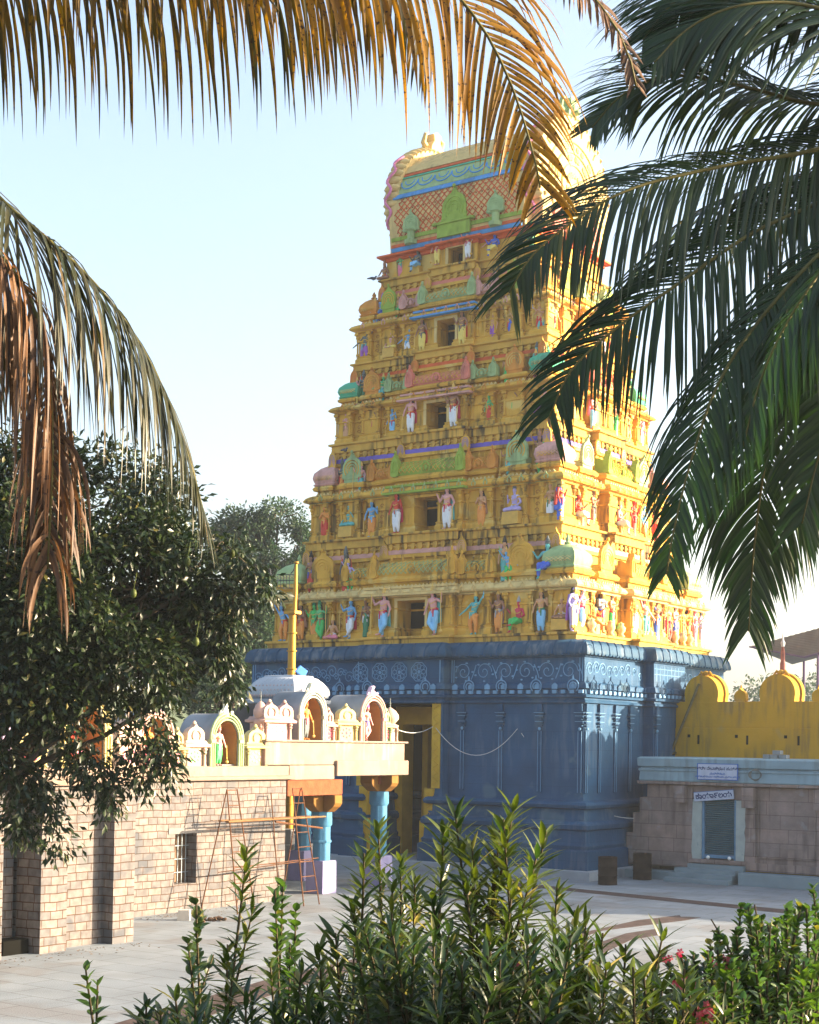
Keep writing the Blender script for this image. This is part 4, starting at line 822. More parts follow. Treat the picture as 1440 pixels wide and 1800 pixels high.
BRK = brick_mat(); PLA = mat('cream_plaster', (.235, .18, .145), .85, .14, 1.8, .45, 9, streak=.6, streakcol=(.42, .36, .26)); PLW = mat('rough_cornice_plaster', (.24, .18, .145), .9, .12, 3, .8, 9, streak=.3, streakcol=(.35, .27, .2))
CON = mat('weathered_roof_cement', (.20, .22, .24), .85, .25, 1.3, .3, 14)
NSH = [mat('niche_' + n, c, .7, .1, 4, .15, 20) for n, c in (('green', (.28, .36, .18)), ('mint_white', (.38, .40, .33)), ('pink', (.46, .29, .24)), ('peach', (.47, .34, .26)), ('lemon', (.46, .38, .17)), ('lilac', (.34, .27, .38)))]
NIN = mat('niche_inside_orange', (.36, .19, .06), .8, .1, 3)
hall = empty('stone_hall', Wp(0, -24, 0), YAW); tag(hall, 'long hall of granite blocks with a cream parapet of arched niches facing the court', 'hall')
def HB(): m_ = MB(); m_.T = Matrix.Translation((0, 24, 0)); return m_
XW = 4.46
# window opening in the long wall
def wallpiece(name, boxes, m_, par, **k):
    o = HB()
    for b_ in boxes: o.box(*b_)
    return o.build(name, m_, par, **k)
wy0, wy1, wz0, wz1 = -22.2, -21.38, .72, 2.03
wallpiece('block_wall', [(XW - .45, XW, -26.5, wy0, 0, 3.4), (XW - .45, XW, wy1, -17.75, 0, 3.4), (XW - .45, XW, wy0, wy1, 0, wz0), (XW - .45, XW, wy0, wy1, wz1, 3.4)], BRK, hall)
wallpiece('end_wall', [(-4.4, XW - .46, -18.2, -17.76, 0, 3.38)], BRK, hall)
o = HB()
for k in range(5): y = wy0 + .12 + k * .15; o.tube([(XW - .3, y, wz0), (XW - .3, y, wz1)], .012, 6)
for z in (1.0, 1.35, 1.7): o.tube([(XW - .3, wy0, z), (XW - .3, wy1, z)], .010, 6)
wf = o.build('window_grille', mat('grille_steel', (.30, .36, .40), .5, .2, 5, metal=.3), hall)
wallpiece('window_shutter', [(XW - .44, XW - .40, wy0 + .42, wy1, wz0, wz1)], mat('brown_wood_panel', (.16, .10, .06), .7, .25, 6), hall)
wallpiece('window_lintel', [(XW - .2, XW + .02, wy0 - .25, wy1 + .35, wz1 + .01, wz1 + .16)], mat('lintel_stone', (.17, .16, .155), .85, .12, 5, .3), hall)
# projecting block with piers nearer the viewer
XB = 7.8
wallpiece('projecting_wall', [(XB - .75, XB - .35, -28.95, -26.95, 0, 3.42), (XB - 1.2, XB - .75, -48, -29.7, 0, 3.42), (XB - .75, XB - .35, -34.6, -31.2, 0, 3.42), (3.0, XB - .76, -27.4, -26.98, 0, 3.42)], BRK, hall)
for y0, y1 in ((-27.55, -26.92), (-29.6, -28.88), (-31.2, -30.6), (-35.4, -34.6)):
    wallpiece('stone_pier', [(XB - .76, XB, y0, y1, 0, 3.46)], BRK, hall)
wallpiece('drain_opening', [(XB - .745, XB - .30, -30.3, -29.64, 0, .30)], DRK, hall)
# cornices
o = HB(); o.sweep([(-4.5, -26.9), (XW, -26.9), (XW, -17.72), (-4.5, -17.72)], [(0, 3.402), (.16, 3.42), (.18, 3.5), (.05, 3.54), (.06, 3.78), (.02, 3.80)]); o.build('cornice', PLW, hall, bevel=.015)
o = HB(); o.sweep([(-4.5, -48), (XB - .1, -48), (XB - .1, -26.93), (-4.5, -26.93)], [(0, 3.47), (.22, 3.49), (.26, 3.60), (.10, 3.66), (.10, 3.84), (.05, 3.86)]); o.build('cornice', PLW, hall, bevel=.015)
wallpiece('roof_deck', [(-4.4, XW - .1, -26.5, -17.9, 3.81, 3.84)], CON, hall); wallpiece('roof_deck', [(-4.4, XB - .2, -47.9, -27.1, 3.87, 3.9)], CON, hall)
def arch_niche(par, y, z, w, h, m_rim, m_cr, depth=1.1, x=XW, off=HB, fig=None, wd=None):
    """barrel vaulted niche opening towards +x with a moulded horseshoe rim and a crest"""
    o = off(); n = 16; hs = h * .52
    def arch(k): return [(y + sg_ * 0 + w * k * math.cos(t), z + hs + (h - hs) * k * math.sin(t)) for sg_ in (0,) for t in [math.pi * i / n for i in range(n + 1)]]
    outer = [(y + w, z)] + arch(1.0) + [(y - w, z)]; inner = [(y + w * .74, z)] + arch(.74) + [(y - w * .74, z)]
    # vault shell
    rings = []
    for xx in (x - depth, x - .02): rings.append([(xx, a, b_) for a, b_ in outer] + [(xx, a, b_) for a, b_ in inner[::-1]])
    o.loft(rings); o.box(x - depth - .05, x - depth, y - w, y + w, z, z + hs); o.loft([[(x - depth - .05, a, b_) for a, b_ in outer], [(x - depth, a, b_) for a, b_ in outer]])
    o.build('niche_vault', CON, par, smooth='auto')
    i_ = off(); k = .735
    inn = [(y + w * k, z + .01)] + [(y + w * k * math.cos(t), z + hs + (h - hs) * k * math.sin(t)) for t in [math.pi * i / n for i in range(n + 1)]] + [(y - w * k, z + .01)]
    i_.loft([[(x - depth * .55, a, b_) for a, b_ in inn], [(x - depth * .55 + .02, a, b_) for a, b_ in inn]])
    k2 = .70; inn2 = [(y + w * k2, z + .01)] + [(y + w * k2 * math.cos(t), z + hs + (h - hs) * k2 * math.sin(t)) for t in [math.pi * i / n for i in range(n + 1)]] + [(y - w * k2, z + .01)]
    i_.loft([[(x - depth * .54, a, b_) for a, b_ in inn] + [(x - depth * .54, a, b_) for a, b_ in inn2[::-1]], [(x - .03, a, b_) for a, b_ in inn] + [(x - .03, a, b_) for a, b_ in inn2[::-1]]])
    i_.build('niche_lining', NIN, par)
    r = off()
    for k, rad in ((.76, .05), (.88, .045), (1.0, .06)):
        r.tube([(x + .03, y + w * k, z)] + [(x + .03, a, b_) for a, b_ in arch(k)] + [(x + .03, y - w * k, z)], rad * w, 6)
    for sg in (-1, 1):
        r.box(x - .06, x + .08, y + sg * w * .88 - .09, y + sg * w * .88 + .09, z + hs - .12, z + hs - .02); r.ball((x + .04, y + sg * w * .9, z + hs + .04), (.05, .09, .09), 8, 5)
    r.build('niche_rim', m_rim, par, smooth='auto')
    c = off(); c.ball((x - .05, y, z + h + .02), (.12, .16, .14), 8, 6); c.tube([(x - .05, y - .12, z + h + .02), (x - .04, y - .03, z + h + .2), (x - .02, y + .08, z + h + .25)], [.11, .09, .04], 7)
    for sg in (-1, 1): c.tube([(x - .04, y + sg * .05, z + h), (x - .02, y + sg * .25, z + h + .04), (x - .02, y + sg * .30, z + h - .08)], [.07, .05, .02], 6)
    c.build('niche_crest', m_cr, par, smooth='auto')
def aedicule(par, y, w, z, h, m_, x=XW, off=HB, two=False):
    o = off()
    o.box(x - .55, x - .06, y - w, y + w, z, z + h * .5)
    for sg in (-1, 1):
        yy = y + sg * w * .82; o.lathe([(.06, z), (.045, z + .05), (.04, z + h * .3), (.07, z + h * .33), (.045, z + h * .36), (.08, z + h * .42), (.05, z + h * .46)], (x - .02, yy), 8)
    o.sweep([(x - .6, y - w), (x, y - w), (x, y + w), (x - .6, y + w)], [(0, z + h * .46), (.07, z + h * .48), (.08, z + h * .54), (.02, z + h * .57), (-.02, z + h * .64)])
    ns = (y,) if not two else (y - w * .5, y + w * .55)
    for yy in ns:
        ww = w * .8 if not two else w * .5
        P = arc_pts(ww, h * .46); o.loft([[(x - .2, yy + a, z + h * .6 + b_) for a, b_ in P], [(x - .02, yy + a, z + h * .6 + b_) for a, b_ in P]])
        o.tube([(x, yy + ww * .5 * math.cos(t), z + h * .76 + h * .14 * math.sin(t)) for t in [R(a) for a in range(-40, 221, 20)]], .022, 5)
        o.ball((x - .1, yy, z + h * 1.07), (.05, .06, .07), 8, 5)
    q = o.build('aedicule', m_, par, smooth='auto')
    p = off(); rr = random.Random(int(y * 10))
    for k in range(8):
        a = k * .8; p.ball((x - .055, y + .16 * math.cos(a) * w / .4, z + h * .24 + .13 * math.sin(a)), (.012, .045, .035), 6, 4)
    p.ball((x - .055, y, z + h * .24), (.012, .05, .05), 6, 4)
    p.build('painted_flower', [SKIN['rose'], SKIN['brightgreen'], SKIN['crimson']][int(abs(y) * 3) % 3], par)
def onion(par, y, z, x, m_, off=HB, s_=1.0):
    o = off()
    for dx in (-.17, .17):
        for dy in (-.17, .17): o.lathe([(.05, z), (.035, z + .06), (.035, z + .3), (.06, z + .34), (.04, z + .42)], (x + dx * s_, y + dy * s_), 8)
    o.box(x - .13, x + .13, y - .13, y + .13, z, z + .42)
    o.lathe([(.27 * s_, z + .42), (.30 * s_, z + .50), (.16 * s_, z + .56), (.23 * s_, z + .62), (.30 * s_, z + .72), (.29 * s_, z + .82), (.20 * s_, z + .95), (.08, z + 1.03), (.02, z + 1.07)], (x, y), 12)
    o.build('corner_dome', m_, par, smooth='auto')
    f = off(); f.tube([(x, y, z + 1.05), (x, y, z + 1.35)], [.02, .012], 6); f.ball((x, y, z + 1.2), (.03, .03, .05), 8, 5); f.build('dome_finial', SKIN['dark'], par)
zc = 3.80
arch_niche(hall, -20.3, zc, .64, 1.42, NSH[0], NSH[1]); aedicule(hall, -19.0, .44, zc, 1.02, NSH[4]); aedicule(hall, -21.45, .40, zc, 1.06, NSH[3])
for y in (-23.0, -25.2): arch_niche(hall, y, zc, .64, 1.42, NSH[2], NSH[5])
aedicule(hall, -24.1, .40, zc, 1.06, NSH[2]); aedicule(hall, -22.1, .22, zc, .9, NSH[4])
for k, y in enumerate((-28.4, -31.2, -34.0, -37)):
    arch_niche(hall, y, 3.86, .7, 1.55, NSH[(4, 5, 0, 2)[k]], NSH[(2, 1, 3, 0)[k]], x=XB - .05); aedicule(hall, y + 1.35, .42, 3.86, 1.1, NSH[(3, 4, 2, 5)[k]], x=XB - .05)
statue(hall, 'guard', (XW - .10, -20.50 + 24, zc + .01), 'R', 'pink', 'brightgreen', 'white', 'grey', False, .74, 'brown', name='niche_figure')
statue(hall, 'seat', (XB - .6, -28.3 + 24, 3.87), 'R', 'red', 'rose', 'orange', 'ochre', False, .8, 'gold', name='niche_figure')
statue(hall, 'lotus', (XB - .6, -31.2 + 24, 4.2), 'R', 'white', 'crimson', 'rose', 'ochre', False, .8, 'gold', name='niche_figure')
statue(hall, 'fold', (XW - .10, -23.15 + 24, zc + .01), 'R', 'orange', 'rose', 'red', 'red', False, .74, 'gold', name='niche_figure')
# --- porch
porch = empty('entrance_porch', Wp(0, -15, 0), YAW); tag(porch, 'cream entrance porch on blue and lilac stone columns at the end of the granite hall', 'porch')
def PB(): m_ = MB(); m_.T = Matrix.Translation((0, 15, 0)); return m_
o = PB()
o.box(-4.4, XW + .06, -18.75, -12.05, 3.82, 4.48); o.box(-4.5, XW + .16, -15.6, -11.95, 3.49, 3.95); o.box(-4.4, XW + .08, -17.70, -15.62, 3.39, 3.81)
o.build('roof_beam', PLA, porch, bevel=.03)
o = PB(); o.box(-4.5, XW + .14, -18.8, -11.97, 4.482, 4.54); o.build('parapet_coping', PLA, porch, bevel=.015)
o = PB(); o.box(3.7, XW + .02, -17.70, -15.15, 2.93, 3.385); o.box(3.7, XW - .3, -12.9, -12.3, 3.2, 3.485); o.build('orange_beam', mat('orange_beam_paint', (.24, .065, .028), .85, .2, 4, .5, 15, streak=.3), porch, bevel=.02)
COLB = mat('column_blue', (.06, .19, .32), .7, .12, 3, .3, 20); COLL = mat('column_lilac', (.25, .24, .42), .7, .1, 3, .2, 20); CAPO = mat('capital_ochre', (.20, .095, .02), .75, .15, 3, .2, 20)
def column(x, y, bot=.9, full=True):
    zt_ = 2.42 if y < -14 else 2.98
    o = PB(); r8 = lambda r, z, a=math.pi / 8: (r / math.cos(math.pi / 8), z)
    o.sweep(rect(.33, .33, x, y), [(0, 0), (0, .02), (-.01, .95), (-.05, .97)]); b_ = o.build('column_base', COLL, porch, bevel=.01)
    o = PB()
    def seg(r, z0_, z1_, fl):
        n = 32; ring = lambda z: [(x + (r - (.022 if (i % 4) in (0,) else 0) if fl else r) * math.cos(2 * math.pi * i / n) , y + (r - (.022 if (i % 4) == 0 else 0) if fl else r) * math.sin(2 * math.pi * i / n), z) for i in range(n)]
        o.loft([ring(z0_), ring(z1_)])
    seg(.26, .97, 1.5, True); o.lathe([(.30, 1.5), (.31, 1.54), (.30, 1.58)], (x, y), 8, a0=math.pi / 8); seg(.26, 1.58, zt_ - .45, True)
    o.lathe([(.27, zt_ - .45), (.32, zt_ - .38), (.31, zt_)], (x, y), 8, a0=math.pi / 8)
    o.build('column_shaft', COLB, porch, smooth='auto')
    o = PB()
    for dx, dy in ((.62, .18), (.18, .62)):
        o.loft([[(x - dx * k, y - dy * k2, z), (x + dx * k, y - dy * k2, z), (x + dx * k, y + dy * k2, z), (x - dx * k, y + dy * k2, z)] for k, k2, z in ((.55 if dx > dy else 1, .55 if dy > dx else 1, zt_ + .001), (.9 if dx > dy else 1, .9 if dy > dx else 1, zt_ + .16), (1, 1, zt_ + .26), (1, 1, zt_ + .5))])
        if dx < dy: o.v = [(a, b, c - .003) if i >= len(o.v) - 16 else (a, b, c) for i, (a, b, c) in enumerate(o.v)]
    o.build('column_capital', CAPO, porch, bevel=.02)
for x, y in ((3.95, -15.45), (3.95, -12.6), (.9, -12.6), (.9, -15.45), (-2.3, -12.6), (-2.3, -15.45)): column(x, y)
o = PB(); o.box(1.75, 1.95, -17.4, -17.1, 0, .9); o.build('column_base', COLL, porch); o = PB(); o.box(1.78, 1.92, -17.36, -17.14, .9, 2.95); o.build('column_shaft', COLB, porch)
def PBx(): return PB()
aedicule(porch, -18.1, .62, 4.54, 1.0, NSH[2], off=PB, two=True); onion(porch, -18.62, 4.54, XW - .25, NSH[2], off=PB, s_=.7)
arch_niche(porch, -16.62, 4.54, .62, 1.42, NSH[1], NSH[1], off=PB, depth=1.1); aedicule(porch, -14.9, .5, 4.54, .98, NSH[4], off=PB); aedicule(porch, -15.75, .2, 4.54, .85, NSH[2], off=PB)
arch_niche(porch, -13.68, 4.54, .64, 1.42, NSH[2], NSH[5], off=PB, depth=1.3); aedicule(porch, -12.85, .16, 4.54, .9, NSH[0], off=PB); onion(porch, -12.4, 4.54, XW - .28, NSH[3], off=PB, s_=.95)
o = PB(); o.loft([[(XW - 1.6 + .0, -15.4 + .45 * math.cos(t), 4.54 + .75 * math.sin(t)) for t in [math.pi * i / 10 for i in range(11)]], [(XW - .7, -15.4 + .45 * math.cos(t), 4.54 + .75 * math.sin(t)) for t in [math.pi * i / 10 for i in range(11)]]]); o.build('small_vault', CON, porch, smooth='auto')
statue(porch, 'guard', (XW - .10, -16.80 + 15, 4.55), 'R', 'orange', 'dark', 'rose', None, False, .76, 'red', name='niche_figure')
statue(porch, 'cross', (XW - .10, -13.88 + 15, 4.55), 'R', 'pink', 'pink', 'royal', 'rose', False, .74, 'purple', name='niche_figure')
# --- white shrine dome behind the parapet
vim = empty('white_shrine_dome', Wp(2.45, -15.3, 4.75), YAW); tag(vim, 'white oblong shrine dome of carved plaster rising behind the porch parapet', 'dome')
o = MB(); WH = mat('limewash_white', (.38, .42, .47), .8, .08, 4, .3, 25, streak=.2, streakcol=(.5, .42, .35))
o.sweep(rect(.80, .72), [(0, -.25), (0, .85), (.14, .9), (.16, 1.0), (.02, 1.03)]); o.build('drum', WH, vim)
o = MB(); o.sweep(rect(.80, .72), [(.02, 1.03), (.10, 1.08), (.13, 1.20), (.11, 1.34), (.0, 1.52), (-.14, 1.66), (-.22, 1.69), (-.24, 1.74), (-.34, 1.75), (-.36, 1.72), (-.5, 1.71)])
for q in range(-6, 7):
    for sg in (-1, 1):
        pts = [(q * .16 + sg * (t - .5) * .4, -(.72 + (.125, .105, .05, -.02, -.12)[int(t * 4)] + .004), 1.2 + .44 * t) for t in (0, .25, .5, .75, 1)]
        if abs(pts[0][0]) < .8 and abs(pts[-1][0]) < .74: o.tube(pts, .012, 4)
o.build('dome_roof', WH, vim, smooth='auto')
o = MB()
for q in range(16): o.ball((-.75 + q * .1, -.72 - .12, 1.12), (.04, .03, .05), 6, 4)
for q in range(11): o.ball((.80 + .12, -.62 + q * .127, 1.12), (.03, .04, .05), 6, 4)
for q in range(8):
    for r_ in range(3): o.ball((.80 + .10 - .05 * r_ * r_, -.5 + q * .14 + .07 * (r_ % 2), 1.28 + r_ * .13), (.03, .045, .045), 6, 4); 
for q in range(11):
    for r_ in range(3): o.ball((-.70 + q * .14 + .07 * (r_ % 2), -.72 - .10 + .05 * r_ * r_, 1.28 + r_ * .13), (.045, .03, .045), 6, 4)
o.build('carved_boss', mat('rose_line_on_white', (.42, .32, .30), .8), vim)
# blue flood light and white lamp on the roof
fl = empty('blue_floodlight', at(520, 1195, 47), .3); tag(fl, 'small blue floodlight tilted on a bent bracket above the white shrine dome', 'floodlight')
o = MB(); o.T = Matrix.Rotation(.6, 4, 'Y'); o.box(-.17, .17, -.06, .06, .20, .44, .02, .01); o.build('lamp_box', mat('blue_plastic', (.10, .28, .85), .4, .05), fl, bevel=.01)
o = MB(); o.tube([(-.02, .02, .22), (-.12, .03, .02), (-.2, .03, -.12), (-.22, 0, -.35)], .02, 6); o.build('bracket', SKIN['ochre'], fl)
st_ = empty('roof_lamp', Wp(XW - .8, -16.1, 5.85), YAW); tag(st_, 'white lamp head on a short slanting arm between the porch niches', 'lamp')
o = MB(); o.tube([(0, 0, -.9), (0, 0, 0), (.05, .28, .16)], .018, 6); o.build('lamp_arm', WH, st_)
o = MB(); o.tube([(.04, .22, .13), (.05, .32, .19), (.08, .62, .30)], [.03, .07, .05], 8); o.build('lamp_head', WH, st_, smooth='auto')
# --- golden flag mast
fp = empty('golden_flag_mast', Wp(-.2, -12, 0), YAW); tag(fp, 'tall golden metal flag mast with rings standing between the hall and the tower', 'flag mast')
GLD = mat('gilded_metal', (.38, .21, .035), .5, .12, 2, metal=.5)
o = MB(); o.sweep(rect(.9, .9), [(0, 0), (0, .5), (-.2, .52), (-.2, 1.1), (-.4, 1.12), (-.4, 1.6)]); o.build('stepped_base', mat('mast_base_stone', (.34, .33, .32), .8, .1), fp)
o = MB(); o.tube([(0, 0, 1.6), (0, 0, 8.72)], [.155, .125], 16); o.build('mast_shaft', GLD, fp, smooth='auto')
for z in (2.4, 3.2, 4.0, 4.8, 5.55, 6.25, 6.9, 7.5, 8.1):
    o = MB(); o.lathe([(.14, z - .02), (.175, z - .01), (.175, z + .02), (.14, z + .03)], (0, 0), 16); o.build('mast_ring', GLD, fp, smooth='auto')
o = MB(); o.box(-.24, .24, -.16, .16, 8.74, 8.84); o.tube([(.08, 0, 8.86), (.10, 0, 9.2), (.11, 0, 9.5), (.12, 0, 10.3), (.13, 0, 10.42)], [.09, .07, .075, .055, .03], 10); o.ball((.13, 0, 10.45), (.09, .09, .05), 10, 5); o.build('mast_head', GLD, fp, smooth='auto')
o = MB()
for q in range(5): x = -.15 - q * .13; o.tube([(x, 0, 9.6 + q * .02), (x, 0, 10.05)], .012, 5)
for z in (9.6, 9.85, 10.05): o.tube([(.1, 0, z), (-.7, 0, z + .05)], .016, 5)
o.tube([(-.7, 0, 10.0), (-.98, 0, 10.1), (-1.05, 0, 10.4)], [.03, .03, .01], 6); o.tube([(-.1, 0, 10.1), (.02, 0, 10.2), (.1, 0, 10.5)], [.02, .02, .01], 5)
o.build('bell_rack', mat('dark_iron', (.05, .055, .06), .6, .2, 5, metal=.5), fp)
# dark tarpaulin sheet behind the parapet
tp = MB(); q0, q1, q2, q3 = at(372, 1335, 45.2), at(430, 1318, 45.4), at(448, 1236, 45.6), at(405, 1246, 45.4)
tp.loft([[q0, q1, q2, q3], [v + Vector((.02, .05, 0)) for v in (q0, q1, q2, q3)]]); tp.box
o = tp.build('tarpaulin', mat('dark_tarpaulin', (.06, .06, .065), .7, .2, 3, .4, 8)); tag(o, 'dark grey tarpaulin sheet stretched behind the yellow niche of the hall roof', 'tarpaulin')
# yellow dome seen over the roof
yd = empty('yellow_arched_gable', at(395, 1262, 52), YAW); tag(yd, 'yellow arched parapet gable with a scrolled crest behind the hall roof', 'gable')
o = MB(); P = arc_pts(.95, 1.7); o.loft([[(u, -.3, z - 1.6) for u, z in P], [(u, .3, z - 1.6) for u, z in P]]); o.box(-1.0, 1.0, -.28, .28, -5.3, -1.58); o.build('gable_body', YEL, yd, smooth='auto')
o = MB(); o.ball((0, 0, .2), (.16, .16, .2), 8, 6)
for sg in (-1, 1): o.tube([(0, 0, .1), (sg * .22, 0, .2), (sg * .3, 0, .05)], [.09, .07, .03], 6)
o.build('gable_crest', YEL, yd)
# --- bamboo and steel scaffold by the wall
sc = empty('scaffold', Wp(5.2, -20.5, 0), YAW); tag(sc, 'rusty steel trestle scaffold with ladders and wooden planks against the granite wall', 'scaffold')
RST = mat('rusty_steel', (.10, .045, .022), .8, .3, 9, .3, 40)
def ladder(xa, ya, xb, yb, zt_, w0, w1):
    o = MB()
    for sg in (-1, 1): o.tube([(xa, ya + sg * w0, 0), (xb, yb + sg * w1, zt_)], .019, 6)
    nr = 8
    for k in range(1, nr + 1):
        t = k / nr; w = w0 + (w1 - w0) * t; x = xa + (xb - xa) * t; y = ya + (yb - ya) * t
        o.tube([(x, y - w, zt_ * t - .02), (x, y + w, zt_ * t - .02)], .014, 6)
    o.build('ladder', RST, sc)
for y in (-.35, 2.35):
    ladder(.75, y - .2, 0, y, 3.2, .34, .2); o = MB(); [o.tube([(-.75, y + sg * .3, 0), (-.02, y + sg * .18, 3.2)], .017, 6) for sg in ((-1,) if y < 1 else (1,))]; o.build('prop_pole', RST, sc)
o = MB()
for dx in (-.34, -.05, .22): o.tube([(dx, -.75, 2.36 + rnd.uniform(-.02, .02)), (dx + .03, 3.3, 2.38)], [.07, .05], 6); o.v = [(a, b, 2.38 + (c - 2.38) * .5) for a, b, c in o.v]
o.build('plank', mat('raw_plank', (.20, .11, .05), .85, .3, 4, .4, 15), sc)
o = MB(); o.tube([(.2, 1.2, 2.3), (-.4, 4.0, 2.0)], .03, 6); o.tube([(.25, -.5, 1.15), (.2, 3.1, 1.22)], .014, 6); o.tube([(-.3, -.5, 1.0), (-.3, 3.0, 1.1)], .014, 6); o.tube([(.5, 1.1, 0), (.2, 1.0, 3.1)], .018, 6); o.build('brace', RST, sc)
db = empty('sand_heap', at(352, 1628, 38.0) * 1, 0); p_ = gnd(352, 1618); db.location = (p_[0], p_[1], 0); tag(db, 'small heap of brown rubble and a stone block on the paving below the window', 'rubble heap')
o = MB(); rr = random.Random(4)
for k in range(22): o.ball((rr.gauss(.2, .28), rr.gauss(0, .15), rr.uniform(0, .08)), (rr.uniform(.03, .1), rr.uniform(.03, .1), rr.uniform(.03, .07)), 6, 4)
o.build('rubble', mat('brown_rubble', (.07, .045, .03), .95, .3, 8, .4), db); o = MB(); o.box(-.55, -.25, -.12, .12, 0, .26, .01, .01); o.build('stone_block', mat('pale_block', (.5, .47, .42), .9, .1, 5), db)

# dry leaves and grit blown against the foot of the hall
rr = random.Random(9); lm = MB()
for k in range(420):
    y = rr.uniform(-35, -18); x = (XB + .15 if y < -26.9 else XW + .15) + abs(rr.gauss(0, .45)); p = Wp(x, y, .012); a = rr.uniform(0, 6.3); w = rr.uniform(.015, .045); dx, dy = w * math.cos(a), w * math.sin(a)
    lm.add([(p.x - dx, p.y - dy, .008), (p.x + dy * .5, p.y - dx * .5, .02), (p.x + dx, p.y + dy, .010), (p.x - dy * .5, p.y + dx * .5, .014)], [(0, 1, 2, 3)])
tag(lm.build('dry_leaf_litter', mat('dry_leaf', (.14, .085, .04), .9, .4, 9), recalc=False), 'scattered dry leaves and grit along the foot of the granite hall', 'leaf litter', kind='stuff')
# ------------------------------------------------------------ office building beside the tower
off = empty('office_building', Wp(11, -3.2, 0), YAW); tag(off, 'old low stone office building with pale blue cornice and a green roller shutter', 'office')
def OB(): m_ = MB(); m_.T = Matrix.Translation((-11, 3.2, 0)); return m_
STN = joints(mat('old_brown_stone', (.225, .18, .165), .9, .2, 2.2, .5, 14, patch=(.24, .22, .22), patchamt=.0, patchscale=1.8, streak=.5, streakcol=(.05, .045, .045)), .95, .46, (.5, .45, .42), .011)
YF = -3.2
o = OB()
o.box(8.55, 10.30, YF, 2.8, .42, 3.2); o.box(12.15, 30, YF, 2.8, .42, 3.2); o.box(10.30, 12.15, YF, 2.8, 2.75, 3.2); o.box(10.3, 12.15, YF + .6, 2.8, .42, 2.75)
for x0, z0, z1 in ((8.25, .42, 2.75), (8.0, .42, 2.2), (7.75, .42, 1.5), (7.62, .42, .95)): o.box(x0, x0 + .32, YF + .02, YF + 2.2, z0, z1)
o.build('stone_wall', STN, off, bevel=.02)
o = OB()
for z in (1.2, 1.75, 2.3): o.box(12.7, 14.6, YF - .012, YF, z, z + .006)
o.box(12.62, 12.66, YF - .05, YF, .95, 2.85); o.box(14.55, 14.6, YF - .05, YF, .95, 2.85); o.box(12.62, 14.6, YF - .05, YF, .88, .94)
for x0, x1 in ((10.0, 10.28), (12.17, 12.55), (14.62, 15.0), (17, 17.4)): o.box(x0, x1, YF - .06, YF - .001, .5, 3.1)
o.box(8.3, 10.2, YF - .10, YF - .001, .43, .62); o.box(12.2, 30, YF - .10, YF - .001, .43, .70); o.build('wall_moulding', STN, off, bevel=.012)
for x0, x1, z0 in ((9.70, 10.1, 2.62), (12.15, 12.55, 2.52), (14.62, 15.02, 2.52), (17, 17.4, 2.52)):
    o = OB(); o.box(x0, x1, YF - .32, YF - .062, z0, 3.19); o.box(x0 - .01, x1 + .01, YF - .34, YF - .321, 2.9, 2.93); o.build('stone_bracket', STN, off, bevel=.02)
COR = mat('pale_blue_limewash', (.19, .29, .35), .85, .12, 1.2, .35, 12, streak=.45, streakcol=(.10, .13, .12))
o = OB(); o.sweep([(8.5, YF), (30, YF), (30, 2.8), (8.5, 2.8)], [(.22, 3.22), (.24, 3.32)]); o.build('eave_slab', STN, off, bevel=.015)
o = OB(); o.sweep([(8.5, YF), (30, YF), (30, 2.8), (8.5, 2.8)], [(.16, 3.325), (.18, 3.36), (.16, 3.66), (.20, 3.68), (.20, 3.74), (.13, 3.77), (.13, 3.80), (.22, 3.83), (.24, 4.10), (.16, 4.15)]); o.build('cornice', COR, off, bevel=.01)
o = OB()
for x0, x1 in ((10.30, 10.62), (11.86, 12.15)):
    pts = [(x0, .72)] + [(x0 - (.04 * abs(math.sin(k * 2.3)) if x0 < 11 else 0), .72 + k * .21) for k in range(1, 9)] + [(x0, 2.74), (x1, 2.74)] + [(x1 + (.05 * abs(math.sin(k * 1.9)) if x0 > 11 else 0), 2.74 - k * .21) for k in range(1, 9)] + [(x1, .72)]
    o.loft([[(a, YF - .065, b) for a, b in pts], [(a, YF + .5, b) for a, b in pts]])
o.build('door_surround', mat('flaking_limewash', (.30, .35, .34), .85, .12, 3, .4, 14, patch=(.22, .27, .27), patchamt=.0, patchscale=4), off)
SHM = mat('shutter_green_grey', (.05, .13, .17), .5, .1, 3, .1, 20, metal=.3)
o = OB(); n = 26
for k in range(n): z = .90 + k * (1.86 / n); o.loft([[(x, YF + .10, z), (x, YF + .06, z + .02), (x, YF + .055, z + .045), (x, YF + .10, z + .068), (x, YF + .12, z + .068), (x, YF + .12, z)] for x in (10.68, 11.80)])
sh = o.build('roller_shutter', SHM, off)
o = OB(); o.box(10.62, 10.70, YF - .02, YF + .16, .74, 2.76); o.box(11.78, 11.86, YF - .02, YF + .16, .74, 2.76); o.box(10.70, 11.78, YF + .02, YF + .10, .78, .895); o.build('shutter_rail', mat('blue_rail', (.09, .20, .32), .6, .2, 4), off)
o = OB(); o.box(10.2, 12.25, YF - .14, YF + .5, .60, .735); o.build('door_sill', STN, off, bevel=.015)
for x in (10.85, 11.62):
    o = OB(); o.ball((x, YF - .02, .80), (.065, .065, .065), 10, 7); q = o.build('white_lamp_globe', mat('white_glass', (.8, .82, .8), .2, .03), off, smooth=True); q['label'] = 'round white globe on the door sill'
STP = mat('blue_grey_granite', (.16, .22, .25), .7, .12, 2, .25, 25, spec=.4)
o = OB()
for k in range(4): o.box(9.95 - .05 * k if k else 10.25, 12.1 if k else 12.25, YF - .35 - .3 * k, YF - .141, .002, .58 - .145 * k)
o.build('entrance_steps', STP, off, bevel=.01)
